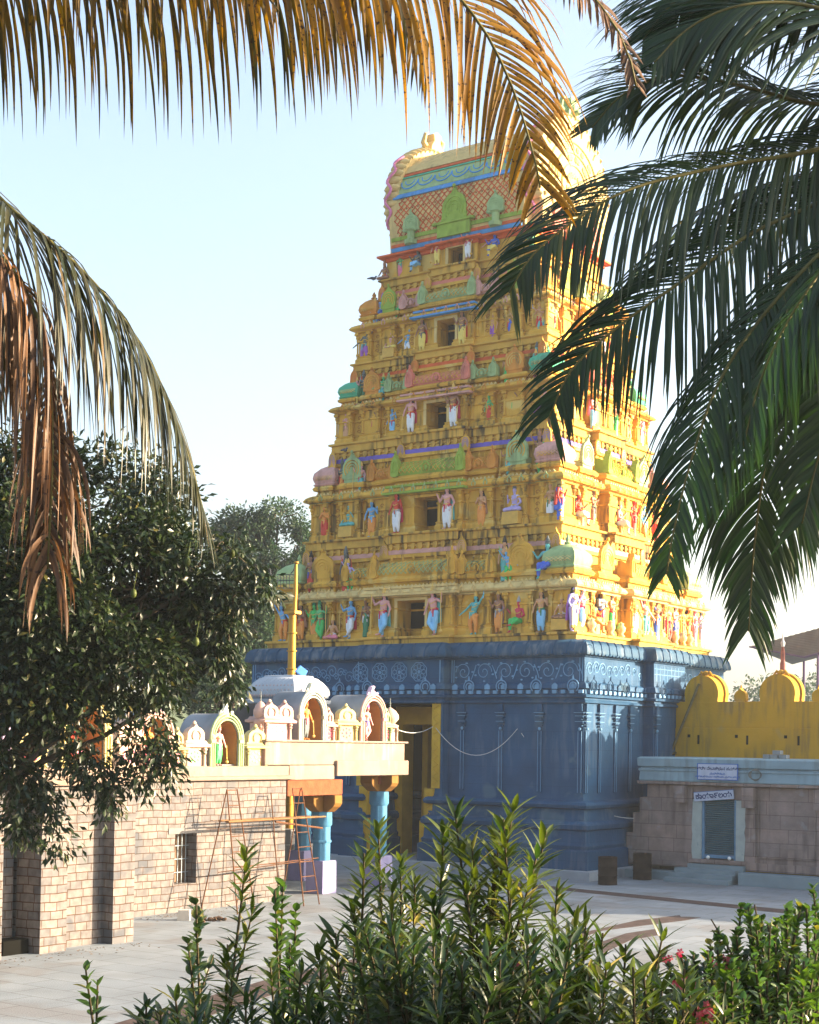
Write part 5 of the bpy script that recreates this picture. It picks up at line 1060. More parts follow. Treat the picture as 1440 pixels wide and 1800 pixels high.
o = OB(); o.box(7.5, 9.9, YF - .62, YF + .1, .002, .28); o.box(12.28, 30, YF - .85, YF - .101, .002, .40); o.build('side_platform', STP, off, bevel=.012)
# rolled wire and bricks on the cornice
o = OB()
for k in range(6): o.tube([(12.62 + (.16 + .015 * k) * math.cos(t), YF - .27 - .01 * k, 3.62 + .2 * math.sin(t) * (1 - .05 * k)) for t in [R(a) for a in range(0, 361, 24)]], .012, 4)
w_ = o.mesh('wire_coil'); w_.materials.append(SKIN['dark']); wq = bpy.data.objects.new('wire_coil', w_); C.objects.link(wq); wq.matrix_world = off.matrix_world; wq.location = Wp(11, -3.2, 0); wq.rotation_euler = (0, 0, YAW); tag(wq, 'coil of dark wire hanging on the pale blue cornice right of the small sign', 'wire coil')
for k, (x, z, w, dep) in enumerate(((14.15, 4.16, .22, .3), (14.42, 4.16, .24, .3), (14.72, 4.16, .26, .3), (14.5, 4.30, .26, .28))):
    e = empty('concrete_block', Wp(x - 1.45, -2.6, z), YAW); o = MB(); o.box(-w / 2 - .02, w / 2 - .01, -dep / 2, dep / 2, 0, .135); o.build('block', mat('grey_block', (.20, .22, .23), .9, .15, 5, .4), e, bevel=.008)
    tag(e, ('grey concrete block at the left end of the short row on the office roof', 'grey concrete block in the middle of the short row on the office roof', 'grey concrete block at the right end of the short row on the office roof', 'grey concrete block lying on top of the short row on the office roof')[k], 'block', 'concrete blocks on the office roof')
# signs
def text(body, size, loc, par, m_, name='lettering', ext=.004, sx=1, bold=0):
    cu = bpy.data.curves.new(name, 'FONT'); cu.body = body; cu.size = size; cu.extrude = ext; cu.align_x = 'CENTER'; cu.align_y = 'CENTER'; cu.offset = bold
    o = bpy.data.objects.new(name, cu); C.objects.link(o)
    dg = bpy.context.evaluated_depsgraph_get(); me = bpy.data.meshes.new_from_object(o.evaluated_get(dg)); bpy.data.objects.remove(o)
    o = bpy.data.objects.new(name, me); C.objects.link(o); me.materials.clear(); me.materials.append(m_); o.parent = par; o.location = loc; o.rotation_euler = (math.pi / 2, 0, 0); o.scale = (sx, 1, 1); return o
NAVY = mat('navy_lettering', (.02, .035, .12), .6, .05); SGN = mat('sign_white', (.36, .42, .54), .5, .06, 4, streak=.2); SBL = mat('sign_blue_edge', (.04, .12, .38), .5, .05)
s1 = empty('office_sign', Wp(11.08, YF - .10, 2.88), YAW); s1.rotation_euler = (0, R(-5.5), YAW); tag(s1, 'white sign with bold dark Kannada letters hung slightly tilted over the roller shutter', 'sign')
o = MB(); o.box(-.72, .72, -.03, .02, -.15, .15); o.build('sign_board', SGN, s1, bevel=.005)
o = MB(); o.box(-.73, .73, -.028, .025, .151, .165); o.build('sign_edge', SBL, s1)
text('ಕಾಯಾ೯ಲಯ', .235, (0, -.034, -.0), s1, NAVY, sx=1.0, bold=.006)
s2 = empty('temple_sign', Wp(11.27, YF - .25, 3.69), YAW); tag(s2, 'blue framed white sign with small lines of Kannada text fixed on the pale cornice', 'sign')
o = MB(); o.box(-.70, .70, -.02, .02, -.25, .25); o.build('sign_board', SGN, s2)
o = MB(); o.box(-.73, .73, -.026, .021, .251, .275); o.box(-.73, .73, -.026, .021, -.275, -.251); o.box(-.73, -.701, -.026, .021, -.25, .25); o.box(.701, .73, -.026, .021, -.25, .25); o.build('sign_edge', SBL, s2)
text('ಶ್ರೀ ದೇವಸ್ಥಾನ ಸಮಿತಿ', .135, (0, -.023, .10), s2, NAVY, bold=.002); text('ನಂದಿಗ್ರಾಮ', .10, (0, -.023, -.07), s2, SBL, bold=.001); text('ಚಿಕ್ಕಬಳ್ಳಾಪುರ ತಾಲ್ಲೂಕು ಮತ್ತು ಜಿಲ್ಲೆ', .085, (0, -.023, -.17), s2, SBL, bold=.001)
# ------------------------------------------------------------ yellow parapet wall behind the office
yw = empty('yellow_compound_wall', Wp(12, .47, 0), YAW); tag(yw, 'high yellow painted compound wall with big rounded arched gables along its top', 'wall')
def YB(): m_ = MB(); m_.T = Matrix.Translation((-12, -.47, 0)); return m_
YLW = mat('compound_yellow', (.44, .25, .016), .85, .12, .9, .5, 12, streak=.7, streakcol=(.20, .13, .04), patch=(.38, .24, .05), patchamt=.02, patchscale=.7)
Y0 = .47
o = YB(); o.box(7.84, 32, Y0, Y0 + .55, 0, 5.22); o.box(7.84, 32, Y0 + .04, Y0 + .5, 5.22, 6.17); o.build('wall_body', YLW, yw, bevel=.02)
o = YB()
for x in (8.78, 10.67, 12.58, 14.5, 16.4, 18.3): o.box(x - .05, x + .03, Y0 - .006, Y0 + .02, 4.62, 4.95)
for x in (8.4, 10.25, 12.1, 14.1): o.box(x - .06, x + .05, Y0 - .006, Y0 + .02, 4.86, 4.97)
o.build('drain_slot', DRK, yw)
for k, x in enumerate((8.85, 11.75, 14.9, 18, 21)):
    o = YB(); w, hh = .64, 1.0; n = 18
    def hs_(w_, h_): return [(x + w_, 6.16)] + [(x + w_ * 1.04 * math.cos(math.pi * (-.08 + 1.16 * i / n)), 6.46 + (h_ - .3) * math.sin(math.pi * (-.08 + 1.16 * i / n))) for i in range(n + 1)] + [(x - w_, 6.16)]
    P = hs_(w, .98); o.loft([[(a, Y0 + .04, b) for a, b in P], [(a, Y0 + .9, b) for a, b in P]])
    P2 = hs_(w + .07, 1.06)
    o.loft([[(a, Y0 + .55, b) for a, b in P2], [(a, Y0 + .8, b) for a, b in P2]])
    o.build('arched_gable', YLW, yw, smooth='auto')
    o = YB(); o.ball((x, Y0 + .4, 7.20), (.13, .13, .12), 8, 6)
    for sg in (-1, 1): o.tube([(x, Y0 + .4, 7.14), (x + sg * .17, Y0 + .4, 7.26), (x + sg * .26, Y0 + .4, 7.14), (x + sg * .30, Y0 + .4, 7.06)], [.08, .06, .04, .02], 6)
    o.build('gable_crest', YLW, yw, smooth='auto')
for x in (10.30, 13.2, 16.4):
    o = YB(); P = arc_pts(.22, .5); o.loft([[(x + a, Y0 + .15, 6.165 + b) for a, b in P], [(x + a, Y0 + .4, 6.165 + b) for a, b in P]]); o.ball((x, Y0 + .27, 6.70), (.04, .04, .07), 6, 4); o.build('small_kudu', YLW, yw)
pp = empty('stand_in_pole', Wp(8.05, Y0 - .12, 4.2), YAW); o = MB(); o.tube([(-.35, 0, 0), (.78, .0, 2.62)], .05, 8); o.tube([(-.35, -.02, 0), (-.1, -.02, .1)], .05, 6); o.build('pole', mat('dark_band_brown', (.12, .10, .045), .9, .3, 6), pp); tag(pp, 'added dark pole standing in for a diagonal dark band at the left end of the yellow wall', 'pole')  # pole added in place of a dark diagonal band on the wall
# shed roof on posts beyond the wall
shd = empty('metal_shed_roof', at(1400, 1306, 66), YAW + .25); tag(shd, 'grey sheet metal canopy on thin posts beyond the yellow wall', 'canopy')
bz = shd.location.z
o = MB(); n = 40
a0 = at(1318, 1137, 66) - shd.location; a1 = at(1520, 1083, 60) - shd.location
Ri = Matrix.Rotation(-(YAW + .25), 3, 'Z'); a0 = Ri @ a0; a1 = Ri @ a1
b0 = a0 + Vector((1.2, 5, -.5)); b1 = a1 + Vector((1, 5, -.5))
f0 = a0 + Vector((2.6, -2.6, -.62)); f1 = a1 + Vector((2.6, -2.6, -.55))
top = [a0.lerp(a1, k / n) + Vector((0, 0, .02 * (k % 2))) for k in range(n + 1)]; fr = [f0.lerp(f1, k / n) + Vector((0, 0, .02 * (k % 2))) for k in range(n + 1)]
o.loft([top, fr], cap=False, closed=False); o.loft([[p - Vector((0, 0, .03)) for p in top], [p - Vector((0, 0, .03)) for p in fr]], cap=False, closed=False)
bk = [b0.lerp(b1, k / n) for k in range(n + 1)]; o.loft([top, bk], cap=False, closed=False)
o.build('roof_sheet', mat('grey_sheet_metal', (.11, .12, .13), .7, .15, 2), shd)
o = MB()
for t in (.12, .42, .72, .98):
    for L0, L1 in ((f0, f1), (b0, b1)): p = L0.lerp(L1, t); o.tube([(p.x, p.y, -bz), (p.x, p.y, p.z)], .06, 8)
o.tube([f0, f1], .05, 6); o.tube([a0, f0], .04, 6); o.build('steel_post', mat('violet_steel', (.10, .08, .16), .6, .1), shd)
rp = empty('shrine_spire', at(1376, 1190, 58), 0); tag(rp, 'slim red and white pinnacle rising behind the second yellow arched gable', 'pinnacle')
o = MB(); o.lathe([(.10, -6.8), (.10, -.2), (.13, -.15), (.10, 0), (.11, .5), (.08, .6), (.09, .9), (.03, 1.2)], (0, 0), 10); o.build('spire_body', mat('red_white_paint', (.20, .08, .07), .7, .3, 5), rp, smooth='auto'); o = MB(); o.lathe([(.06, 1.15), (.09, 1.3), (.04, 1.4), (.01, 1.7)], (0, 0), 8); o.build('spire_tip', WH, rp)
# drums
DRM = mat('rusty_black_drum', (.020, .014, .012), .75, .5, 3, .5, 14, patch=(.06, .025, .012), patchamt=.0, patchscale=2.5)
for k, (px, py, sc_) in enumerate(((1068, 1555, 1.0), (1129, 1546, .98))):
    p_ = gnd(px, py); e = empty('oil_drum', (p_[0], p_[1], .002), .4 * k); tag(e, ('rusty black oil drum standing nearer the tower corner', 'rusty black oil drum standing before the office platform, right of its twin')[k], 'drum', 'oil drums beside the tower')
    o = MB(); rings = [(.29, 0), (.31, .01), (.30, .03), (.30, .28), (.315, .30), (.30, .32), (.30, .58), (.315, .60), (.30, .62), (.30, .88), (.31, .90), (.29, .905), (.285, .86), (.01, .86)]
    o.lathe([(r * 1.03, z * sc_) for r, z in rings], (0, 0), 24); o.build('drum_shell', DRM, e, smooth='auto')
    o = MB(); o.lathe([(.04, .86), (.04, .89), (.005, .895)], (.15, .05), 10); o.build('bung', RST, e)
# sagging cables
def cable(p, q, sag, r_, lab, m_, name='cable'):
    o = MB(); pts = [Vector(p).lerp(Vector(q), t / 16) - Vector((0, 0, sag * 4 * (t / 16) * (1 - t / 16))) for t in range(17)]; o0 = pts[0].copy(); o.tube([a - o0 for a in pts], r_, 5); k = o.build(name, m_); k.location = o0; tag(k, lab, 'cable')
CW = mat('cable_grey', (.45, .48, .48), .6, .1)
cable(Wp(1.7, -6.2, 5.05), Wp(4.85, -5.8, 5.05), .95, .013, 'pale cable sagging across the slate blue base from the portal frame', CW)
cable(Wp(5.0, -5.78, 4.9), Wp(8.1, -3.3, 2.0), .75, .013, 'pale cable drooping round the tower corner to the office wall', CW)
cable(Wp(XW, -12.3, 4.9), Wp(1.6, -6.25, 5.1), .15, .012, 'thin cable strung from the porch to the portal frame', CW)
# ------------------------------------------------------------ leaf helpers
def arr_mesh(name, V, Fq, sizes):
    me = bpy.data.meshes.new(name); V = np.asarray(V, np.float32); n = len(V); me.vertices.add(n); me.vertices.foreach_set('co', V.ravel())
    idx = np.asarray(Fq, np.int32).ravel(); me.loops.add(len(idx)); me.loops.foreach_set('vertex_index', idx)
    k = len(idx) // sizes; me.polygons.add(k); me.polygons.foreach_set('loop_start', np.arange(k, dtype=np.int32) * sizes); me.polygons.foreach_set('loop_total', np.full(k, sizes, np.int32)); me.update(calc_edges=True); me.validate(); return me
def unit(a): return a / (np.linalg.norm(a, axis=-1, keepdims=True) + 1e-9)
def leaf_cloud(name, P, D, Nn, Ln, Wd, m_, parent, seg=2, curl=.25, fold=.25):
    """P base points, D directions, Nn face normals, lengths, widths -> folded curved leaves (one mesh part)"""
    P, D, Nn = map(lambda a: np.asarray(a, float), (P, D, Nn)); n = len(P); D = unit(D); Sd = unit(np.cross(D, Nn)); Nn = unit(np.cross(Sd, D))
    ts = np.linspace(0, 1, seg + 2); prof = np.sin(np.pi * ts ** .8) ** .8; prof[0] = .06; prof[-1] = 0
    V = []
    for t, w in zip(ts, prof):
        c_ = P + D * (Ln * t)[:, None] - Nn * (Ln * curl * t * t)[:, None]
        V += [c_ - Sd * (Wd * w * .5)[:, None] + Nn * (Wd * w * fold * .5)[:, None], c_, c_ + Sd * (Wd * w * .5)[:, None] + Nn * (Wd * w * fold * .5)[:, None]]
    V = np.stack(V, 1); m = V.shape[1]; fs = []
    for k in range(seg + 1):
        a = 3 * k; fs += [(a, a + 1, a + 4, a + 3), (a + 1, a + 2, a + 5, a + 4)]
    F_ = (np.arange(n) * m)[:, None, None] + np.array(fs)[None]
    me = arr_mesh(name, V.reshape(-1, 3), F_.reshape(-1, 4), 4); me.materials.append(m_); me.shade_smooth()
    o = bpy.data.objects.new(name, me); C.objects.link(o); o.parent = parent; return o
nr = np.random.default_rng(11)
def rdir(n, up=0.0):
    d = nr.normal(size=(n, 3)); d[:, 2] += up; return unit(d)
# ------------------------------------------------------------ coconut fronds
PG = leafmat('palm_green', (.012, .028, .008), (.032, .056, .011), .30, .38, .5, tip=(.10, .10, .02))
PGD = leafmat('palm_dark_green', (.008, .024, .007), (.022, .048, .010), .26, .42, .35)
PBR = leafmat('palm_brown_dry', (.045, .024, .013), (.14, .072, .032), .20, .55, .35, spots=30)
POR = leafmat('palm_ageing_orange', (.14, .068, .008), (.30, .155, .020), .50, .5, .3, spots=38, tip=(.035, .035, .015))
POL = leafmat('palm_olive_edge', (.018, .020, .006), (.125, .070, .010), .40, .5, .3, spots=30)
RACH = mat('frond_midrib', (.10, .09, .03), .6, .25, 4)
def catmull(P, n):
    P = [Vector(p) for p in P]; Q = [P[0] * 2 - P[1]] + P + [P[-1] * 2 - P[-2]]; out = []
    L = [0]
    for a, b in zip(P, P[1:]): L.append(L[-1] + (b - a).length)
    for i in range(n):
        s_ = L[-1] * i / (n - 1); k = max(j for j in range(len(P)) if L[j] <= s_ + 1e-9); k = min(k, len(P) - 2); t = (s_ - L[k]) / (L[k + 1] - L[k])
        a, b, c_, d = Q[k:k + 4]; out.append(.5 * ((2 * b) + (c_ - a) * t + (2 * a - 5 * b + 4 * c_ - d) * t * t + (3 * b - a - 3 * c_ + d) * t ** 3))
    return out
def frond(root, ctrl, Lmax, n=95, droop=2.2, m_=None, up=(0, 0, 1), w=.042, fwd_=.55, lift=.1, s0=.1, sides=(1, 1), jit=.12, tipk=.45, seg=9, label=None, rr=.028, wmin=0, twist=.5):
    pts = catmull([c_ - root.location for c_ in ctrl], 160); rd = random.Random(int(Lmax * 1000) + n)
    V = []; Fq = []
    for side in (-1, 1):
        if not sides[0 if side < 0 else 1]: continue
        for i in range(n):
            s_ = s0 + (1 - s0) * (i + rd.uniform(-.3, .3)) / n; s_ = min(max(s_, 0), .999); f_ = s_ * 159; k = int(f_); p = pts[k].lerp(pts[min(k + 1, 159)], f_ - k)
            t = (pts[min(k + 3, 159)] - pts[max(k - 3, 0)]).normalized(); b = t.cross(Vector(up)); b = b.normalized() if b.length > .05 else Vector((1, 0, 0)); nn = b.cross(t)
            L = Lmax * (.45 + .55 * math.sin(math.pi * min(1, (s_ - s0) / (1 - s0) * 1.02 + .12)) ** .6) * (1 - (1 - tipk) * max(0, (s_ - .72) / .28)) * rd.uniform(.86, 1.1)
            if rd.random() < .07: L *= rd.uniform(.3, .75)
            if rd.random() < .04: continue
            d = (b * side * (1 - .35 * s_) + t * (fwd_ + .5 * s_ + rd.uniform(-jit, jit)) + nn * (lift + rd.uniform(-jit, jit))).normalized()
            wv = t - d * t.dot(d); wv = wv.normalized(); tw = rd.uniform(-twist, twist); dr = droop * rd.uniform(.75, 1.3); q = p.copy(); base = len(V); st_ = L / seg; W_ = w * rd.uniform(.8, 1.15)
            kx, ky = rd.uniform(-.10, .10), rd.uniform(-.10, .10)
            for j in range(seg + 1):
                u = j / seg; ww = W_ * max(wmin if j < seg else 0, (.35 + .65 * math.sin(math.pi * min(1, u * 1.35 + .12)) if u < .5 else 1.0 * (1 - ((u - .5) / .5) ** 1.6) + .0)) * .5
                wv = (wv - d * wv.dot(d)).normalized(); nv = d.cross(wv); wr = (wv * math.cos(tw * u) + nv * math.sin(tw * u)); nf = d.cross(wr)
                V += [q - wr * ww + nf * ww * .35, q - nf * 0, q + wr * ww + nf * ww * .35]
                q = q + d * st_; d = (d + Vector((kx * u * .3, ky * u * .3, -dr * st_ / Lmax * (.5 + u)))).normalized()
            for j in range(seg):
                a = base + 3 * j; Fq += [(a, a + 1, a + 4, a + 3), (a + 1, a + 2, a + 5, a + 4)]
    me = arr_mesh('frond', [tuple(v) for v in V], Fq, 4); me.materials.append(m_); me.shade_smooth()
    o = bpy.data.objects.new('frond', me); C.objects.link(o); o.parent = root
    if label: o['label'] = label
    r = MB(); r.tube(pts[::4] + [pts[-1]], [rr * (1 - .8 * i / 40) for i in range(41)], 6); r.build('midrib', RACH, o, smooth=True)
    return o
def palm(name, base, crown, label):
    root = empty(name, base); tag(root, label, 'palm tree', 'coconut palms framing the view')
    TR = mat('palm_trunk', (.20, .17, .13), .9, .25, 4, .6, 18); L = crown - base; pts = [base * 0 + L * t + Vector((.4 * math.sin(t * 3), .2 * math.sin(t * 2), 0)) * (1 - t) for t in [i / 14 for i in range(15)]]
    o = MB(); o.tube(pts, [.20 - .07 * i / 14 + (.06 if i == 0 else 0) for i in range(15)], 14); o.build('trunk', TR, root, smooth=True)
    o = MB(); o.ball(L, (.28, .28, .35), 12, 8)
    for k in range(9): a = k * .7; o.ball(L + Vector((.26 * math.cos(a), .26 * math.sin(a), -.25 - .08 * (k % 3))), (.11, .11, .14), 10, 7)
    o.build('coconut_cluster', mat('green_coconut', (.12, .14, .03), .5, .2, 3), root, smooth=True)
    return root
cl = at(-620, 60, 9.5); PL = palm('coconut_palm', Vector((cl.x - .6, 9.9, 2.0)), cl, 'coconut palm leaning in from the left with orange and brown ageing fronds')
crn = at(1680, 130, 12.5); PR = palm('coconut_palm', Vector((crn.x + .9, 12.9, 0)), crn, 'dark green coconut palm whose fronds fill the right side of the view')
# left palm
POV = leafmat('palm_olive_green', (.010, .018, .006), (.038, .036, .012), .22, .42, .4, tip=(.16, .10, .05))
FU = (0, -.9, .4)
frond(PL, [cl, at(-300, -130, 9.4), at(0, -170, 9.3), at(300, -150, 9.2), at(560, -115, 9.1), at(740, -60, 9.0), at(835, 30, 9.0), at(895, 140, 9.0), at(935, 260, 9.0), at(950, 330, 9.0)], 1.25, n=70, droop=3.0, m_=POR, up=FU, w=.030, fwd_=.35, lift=.0, s0=.50, tipk=.62, seg=10, wmin=.15, jit=.10, label='orange ageing frond arching along the top', twist=.9)
frond(PL, [cl, at(-300, -150, 9.8), at(0, -175, 9.8), at(300, -150, 9.9), at(560, -95, 10.0), at(700, -10, 10.0), at(760, 90, 10.0)], 1.5, n=110, droop=4.6, m_=POL, w=.032, fwd_=.10, lift=-.4, s0=.2, label='olive brown frond along the top left', wmin=.15, tipk=.6)
frond(PL, [cl, at(-320, -110, 9.2), at(0, -170, 9.1), at(240, -150, 9.1), at(400, -90, 9.1), at(490, 20, 9.1)], 1.25, n=62, droop=4.8, m_=POL, w=.032, fwd_=.12, lift=-.4, s0=.25, label='shorter olive frond before the long ones at the top left', wmin=.15)
frond(PL, [cl + Vector((.2, .5, .2)), at(300, -330, 8.2), at(700, -230, 8.0), at(920, -120, 8.0), at(1030, -20, 8.0), at(1095, 70, 8.0), at(1118, 150, 8.0)], .60, n=110, droop=3.0, m_=PBR, up=(0, -.6, .7), w=.020, fwd_=.45, lift=-.1, s0=.5, label='dry brown frond tip hanging near the top centre', jit=.25)
frond(PL, [cl, at(-330, 130, 9.0), at(-90, 270, 8.9), at(20, 368, 8.8), at(130, 462, 8.8), at(220, 565, 8.8), at(290, 690, 8.8), at(335, 815, 8.8), at(358, 900, 8.8)], 1.5, n=150, droop=4.6, m_=POV, w=.028, fwd_=.30, lift=-.05, s0=.2, label='olive green frond drooping over the mango tree', tipk=.6)
frond(PL, [cl, at(-360, 230, 8.5), at(-140, 370, 8.4), at(-20, 430, 8.4), at(50, 520, 8.4), at(84, 640, 8.4), at(92, 800, 8.4), at(84, 1000, 8.4)], 1.15, n=120, twist=2.6, droop=9, m_=PBR, w=.024, fwd_=.45, lift=-.1, s0=.36, tipk=.85, label='dry brown frond hanging down at the left edge', jit=.5, seg=12)
frond(PL, [cl, at(-420, 260, 9.3), at(-220, 420, 9.2), at(-70, 490, 9.2), at(10, 560, 9.2), at(70, 670, 9.2)], 1.4, n=110, droop=4.8, m_=POV, w=.028, fwd_=.4, lift=-.1, s0=.25, label='short olive frond behind the brown one')
# right palm
c2 = crn; RU = (0, -.55, .85)
frond(PR, [c2, at(1560, -30, 12.2), at(1430, -70, 12.0), at(1290, -50, 11.9), at(1190, 0, 11.8), at(1130, 70, 11.8)], 1.45, n=120, droop=1.5, m_=PGD, up=(0, -.75, .6), w=.034, fwd_=.6, lift=-.15, s0=.12, label='topmost dark frond')
frond(PR, [c2 + Vector((0, .3, 0)), at(1540, 60, 11.6), at(1420, 10, 11.5), at(1300, 10, 11.4), at(1210, 50, 11.4), at(1150, 110, 11.3)], 1.35, n=110, droop=1.4, m_=PGD, up=(0, -.75, .6), w=.034, fwd_=.7, lift=-.2, s0=.12)
frond(PR, [c2, at(1570, 160, 12.3), at(1440, 183, 12.2), at(1330, 158, 12.1), at(1240, 138, 12.0), at(1160, 135, 12.0), at(1090, 170, 11.9), at(1040, 225, 11.9)], 1.25, n=140, droop=1.6, m_=PG, up=(0, -.75, .6), w=.026, fwd_=.5, lift=-.05, s0=.12)
frond(PR, [c2, at(1570, 215, 11.9), at(1440, 262, 11.7), at(1257, 295, 11.5), at(1107, 333, 11.3), at(1007, 390, 11.2), at(935, 450, 11.1), at(895, 515, 11.1)], 1.35, n=165, droop=2.3, m_=PG, up=(0, -.75, .6), w=.026, fwd_=.42, lift=-.1, s0=.12, tipk=.65)
frond(PR, [c2, at(1590, 290, 12.4), at(1450, 300, 12.3), at(1330, 330, 12.2), at(1230, 370, 12.1), at(1150, 430, 12.0), at(1100, 500, 12.0)], 1.1, n=100, droop=2.8, m_=PGD, w=.030, fwd_=.4, lift=-.1, s0=.12, tipk=.5)
frond(PR, [c2, at(1580, 290, 11.7), at(1440, 356, 11.5), at(1319, 412, 11.3), at(1198, 495, 11.1), at(1090, 572, 11.0), at(1005, 650, 10.9), at(965, 735, 10.9)], 1.35, n=165, droop=2.3, m_=PGD, up=(0, -.75, .6), w=.027, fwd_=.42, lift=-.1, s0=.12, tipk=.65)
frond(PR, [c2, at(1600, 330, 11.2), at(1470, 420, 11.0), at(1350, 545, 10.8), at(1265, 670, 10.7), at(1215, 810, 10.6), at(1185, 930, 10.6), at(1172, 1010, 10.6)], 1.3, n=170, droop=3.4, m_=PGD, up=(0, -.3, .9), w=.028, fwd_=.45, lift=-.05, s0=.15, tipk=.45)
frond(PR, [c2, at(1620, 360, 11.8), at(1500, 480, 11.7), at(1410, 610, 11.6), at(1355, 770, 11.5), at(1328, 940, 11.5), at(1316, 1110, 11.5)], 1.35, n=170, droop=2.8, m_=PGD, up=(0, -.85, .5), w=.028, fwd_=.5, lift=-.05, s0=.15, tipk=.6)
frond(PR, [c2, at(1610, 350, 10.6), at(1480, 440, 10.5), at(1400, 540, 10.4), at(1340, 660, 10.4), at(1305, 790, 10.4)], 1.15, n=110, droop=3.4, m_=PGD, up=(0, -.2, .95), w=.034, fwd_=.5, lift=-.1, s0=.15, tipk=.6)
frond(PR, [c2, at(1640, 380, 11.0), at(1560, 520, 10.9), at(1490, 660, 10.8), at(1440, 800, 10.8), at(1410, 920, 10.8)], 1.5, n=140, droop=2.6, m_=PGD, up=(0, -.85, .5), w=.036, fwd_=.5, lift=-.05, s0=.15, tipk=.5)
for a in (.3, 1.0, 5.4, 6.0): # fronds on the far side of the crown, outside the frame
    e = c2 + Vector((3.6 * math.cos(a), 3.6 * math.sin(a), -.6)); frond(PR, [c2, c2.lerp(e, .45) + Vector((0, 0, .9)), e, e + Vector((.6 * math.cos(a), .6 * math.sin(a), -1.3))], 1.0, n=50, droop=2.4, m_=PG, w=.04, seg=5)
# ------------------------------------------------------------ broadleaf trees
def limb_mesh(root, segs, m_, name='trunk'):
    o = MB()
    for pts, r0, r1 in segs: n = len(pts); o.tube(pts, [r0 + (r1 - r0) * i / (n - 1) for i in range(n)], 8)
    return o.build(name, m_, root, smooth=True)
def wob(a, b, k, amp, rd): return [a.lerp(b, i / k) + Vector((rd.uniform(-amp, amp), rd.uniform(-amp, amp), rd.uniform(-amp, amp))) * (1 if 0 < i < k else 0) for i in range(k + 1)]
MGO = leafmat('mango_leaf', (.007, .017, .005), (.02, .034, .008), .12, .36, .35, tip=(.09, .08, .02))
BRKM = mat('tree_bark', (.09, .07, .05), .95, .3, 5, .6, 20)
def crown_tree(name, label, base, blobs, nleaf, Ls, Ws, m_, trunk_r, seed, twig=.35, cat='tree', hang=(), group=None, clump=26):
    rd = random.Random(seed); root = empty(name, base); tag(root, label, cat, group); top = Vector((0, 0, 0)); segs = []
    cen = [(Vector(c_) - base, r) for c_, r in blobs]
    mid = sum((c_ for c_, r in cen), Vector()) / len(cen); fork = Vector((mid.x * .25, mid.y * .25, max(1.2, min(c_.z for c_, r in cen) * .55)))
    segs.append((wob(Vector((0, 0, -.1)), fork, 5, .08, rd), trunk_r, trunk_r * .75))
    CP = []; vol = [r[0] * r[1] * r[2] for c_, r in cen]
    for (c_, r), v in zip(cen, vol):
        e = c_ - Vector((0, 0, r[2] * .2)); segs.append((wob(fork, e, 6, .15, rd), trunk_r * .5, trunk_r * .12))
        ncl = max(10, int(nleaf / clump * v / sum(vol)))
        for _ in range(ncl):
            d = Vector((rd.gauss(0, 1), rd.gauss(0, 1), rd.gauss(0, 1))).normalized(); k = rd.uniform(.35, 1) ** .5 * rd.uniform(.82, 1.12)
            p = c_ + Vector((d.x * r[0], d.y * r[1], d.z * r[2])) * k
            if noise.noise(p * .9 + Vector((seed, 0, 0))) < -.12: continue
            CP.append((p, d))
            if rd.random() < twig: segs.append((wob(e.lerp(p, .25), p, 3, .08, rd), trunk_r * .1, .006))
    for (a, b) in hang:
        a = Vector(a) - base; b = Vector(b) - base; pts = wob(a, b, 7, .06, rd); segs.append((pts, .014, .005))
        for i in range(1, 8):
            for _ in range(2): CP.append((pts[i] + Vector((rd.uniform(-.05, .05), rd.uniform(-.05, .05), 0)), Vector((0, 0, -1))))
    limb_mesh(root, segs, BRKM)
    P = np.repeat(np.array([tuple(p) for p, d in CP]), clump, 0); OD = np.repeat(np.array([tuple(d) for p, d in CP]), clump, 0); n = len(P)
    jit = nr.normal(size=(n, 3)) * Ls * .9; P = P + jit; D = unit(OD * .5 + unit(jit) * .9 + np.array([0, 0, -.35]) + nr.normal(size=(n, 3)) * .4)
    leaf_cloud('crown', P, D, rdir(n, 1.1), nr.uniform(.7, 1.25, n) * Ls, nr.uniform(.75, 1.2, n) * Ws, m_, root, seg=1)
    return root, CP
D0 = 21.0
B = lambda x, y, d, rx, rz: (at(x, y, d), (rx, rx * .9, rz))
mt, mcp = crown_tree('mango_tree', 'dense dark mango tree with hanging green fruit in front of the granite hall', Vector((-8.6, 20.5, 0)),
    [B(60, 900, 21.5, 1.45, 1.15), B(210, 900, 21.5, 1.1, .95), B(-60, 1000, 21, 1.6, 1.6), B(110, 1060, 21, 1.7, 1.35), B(260, 1020, 21, .95, .95), B(365, 1005, 21, .44, .5), B(392, 945, 21.3, .28, .3), B(405, 1045, 21, .28, .26), B(215, 1160, 20.6, 1.0, .70), B(60, 1200, 20.6, 1.2, .75), B(-60, 1290, 20.5, .75, .7), B(270, 1225, 20.6, .34, .55), B(140, 1262, 20.4, .5, .52), B(330, 1110, 21, .42, .3), B(-150, 900, 21, 1.2, 1.2)],
    95000, .125, .054, MGO, .20, 5, twig=.10, hang=[(at(60, 1340, 20.4), at(108, 1490, 20.4)), (at(170, 1330, 20.3), at(190, 1420, 20.3)), (at(285, 1290, 20.3), at(300, 1365, 20.3)), (at(40, 1330, 20.5), at(75, 1420, 20.5)), (at(385, 1060, 20.8), at(365, 1160, 20.8)), (at(365, 1130, 20.8), at(412, 1215, 20.8)), (at(420, 1040, 20.8), at(395, 1150, 20.8)), (at(400, 960, 20.8), at(470, 1040, 20.8)), (at(120, 1310, 20.3), at(150, 1370, 20.3)), (at(0, 1320, 20.3), at(28, 1385, 20.3)), (at(230, 1290, 20.3), at(250, 1380, 20.3)), (at(10, 1420, 20.3), at(50, 1470, 20.3))])
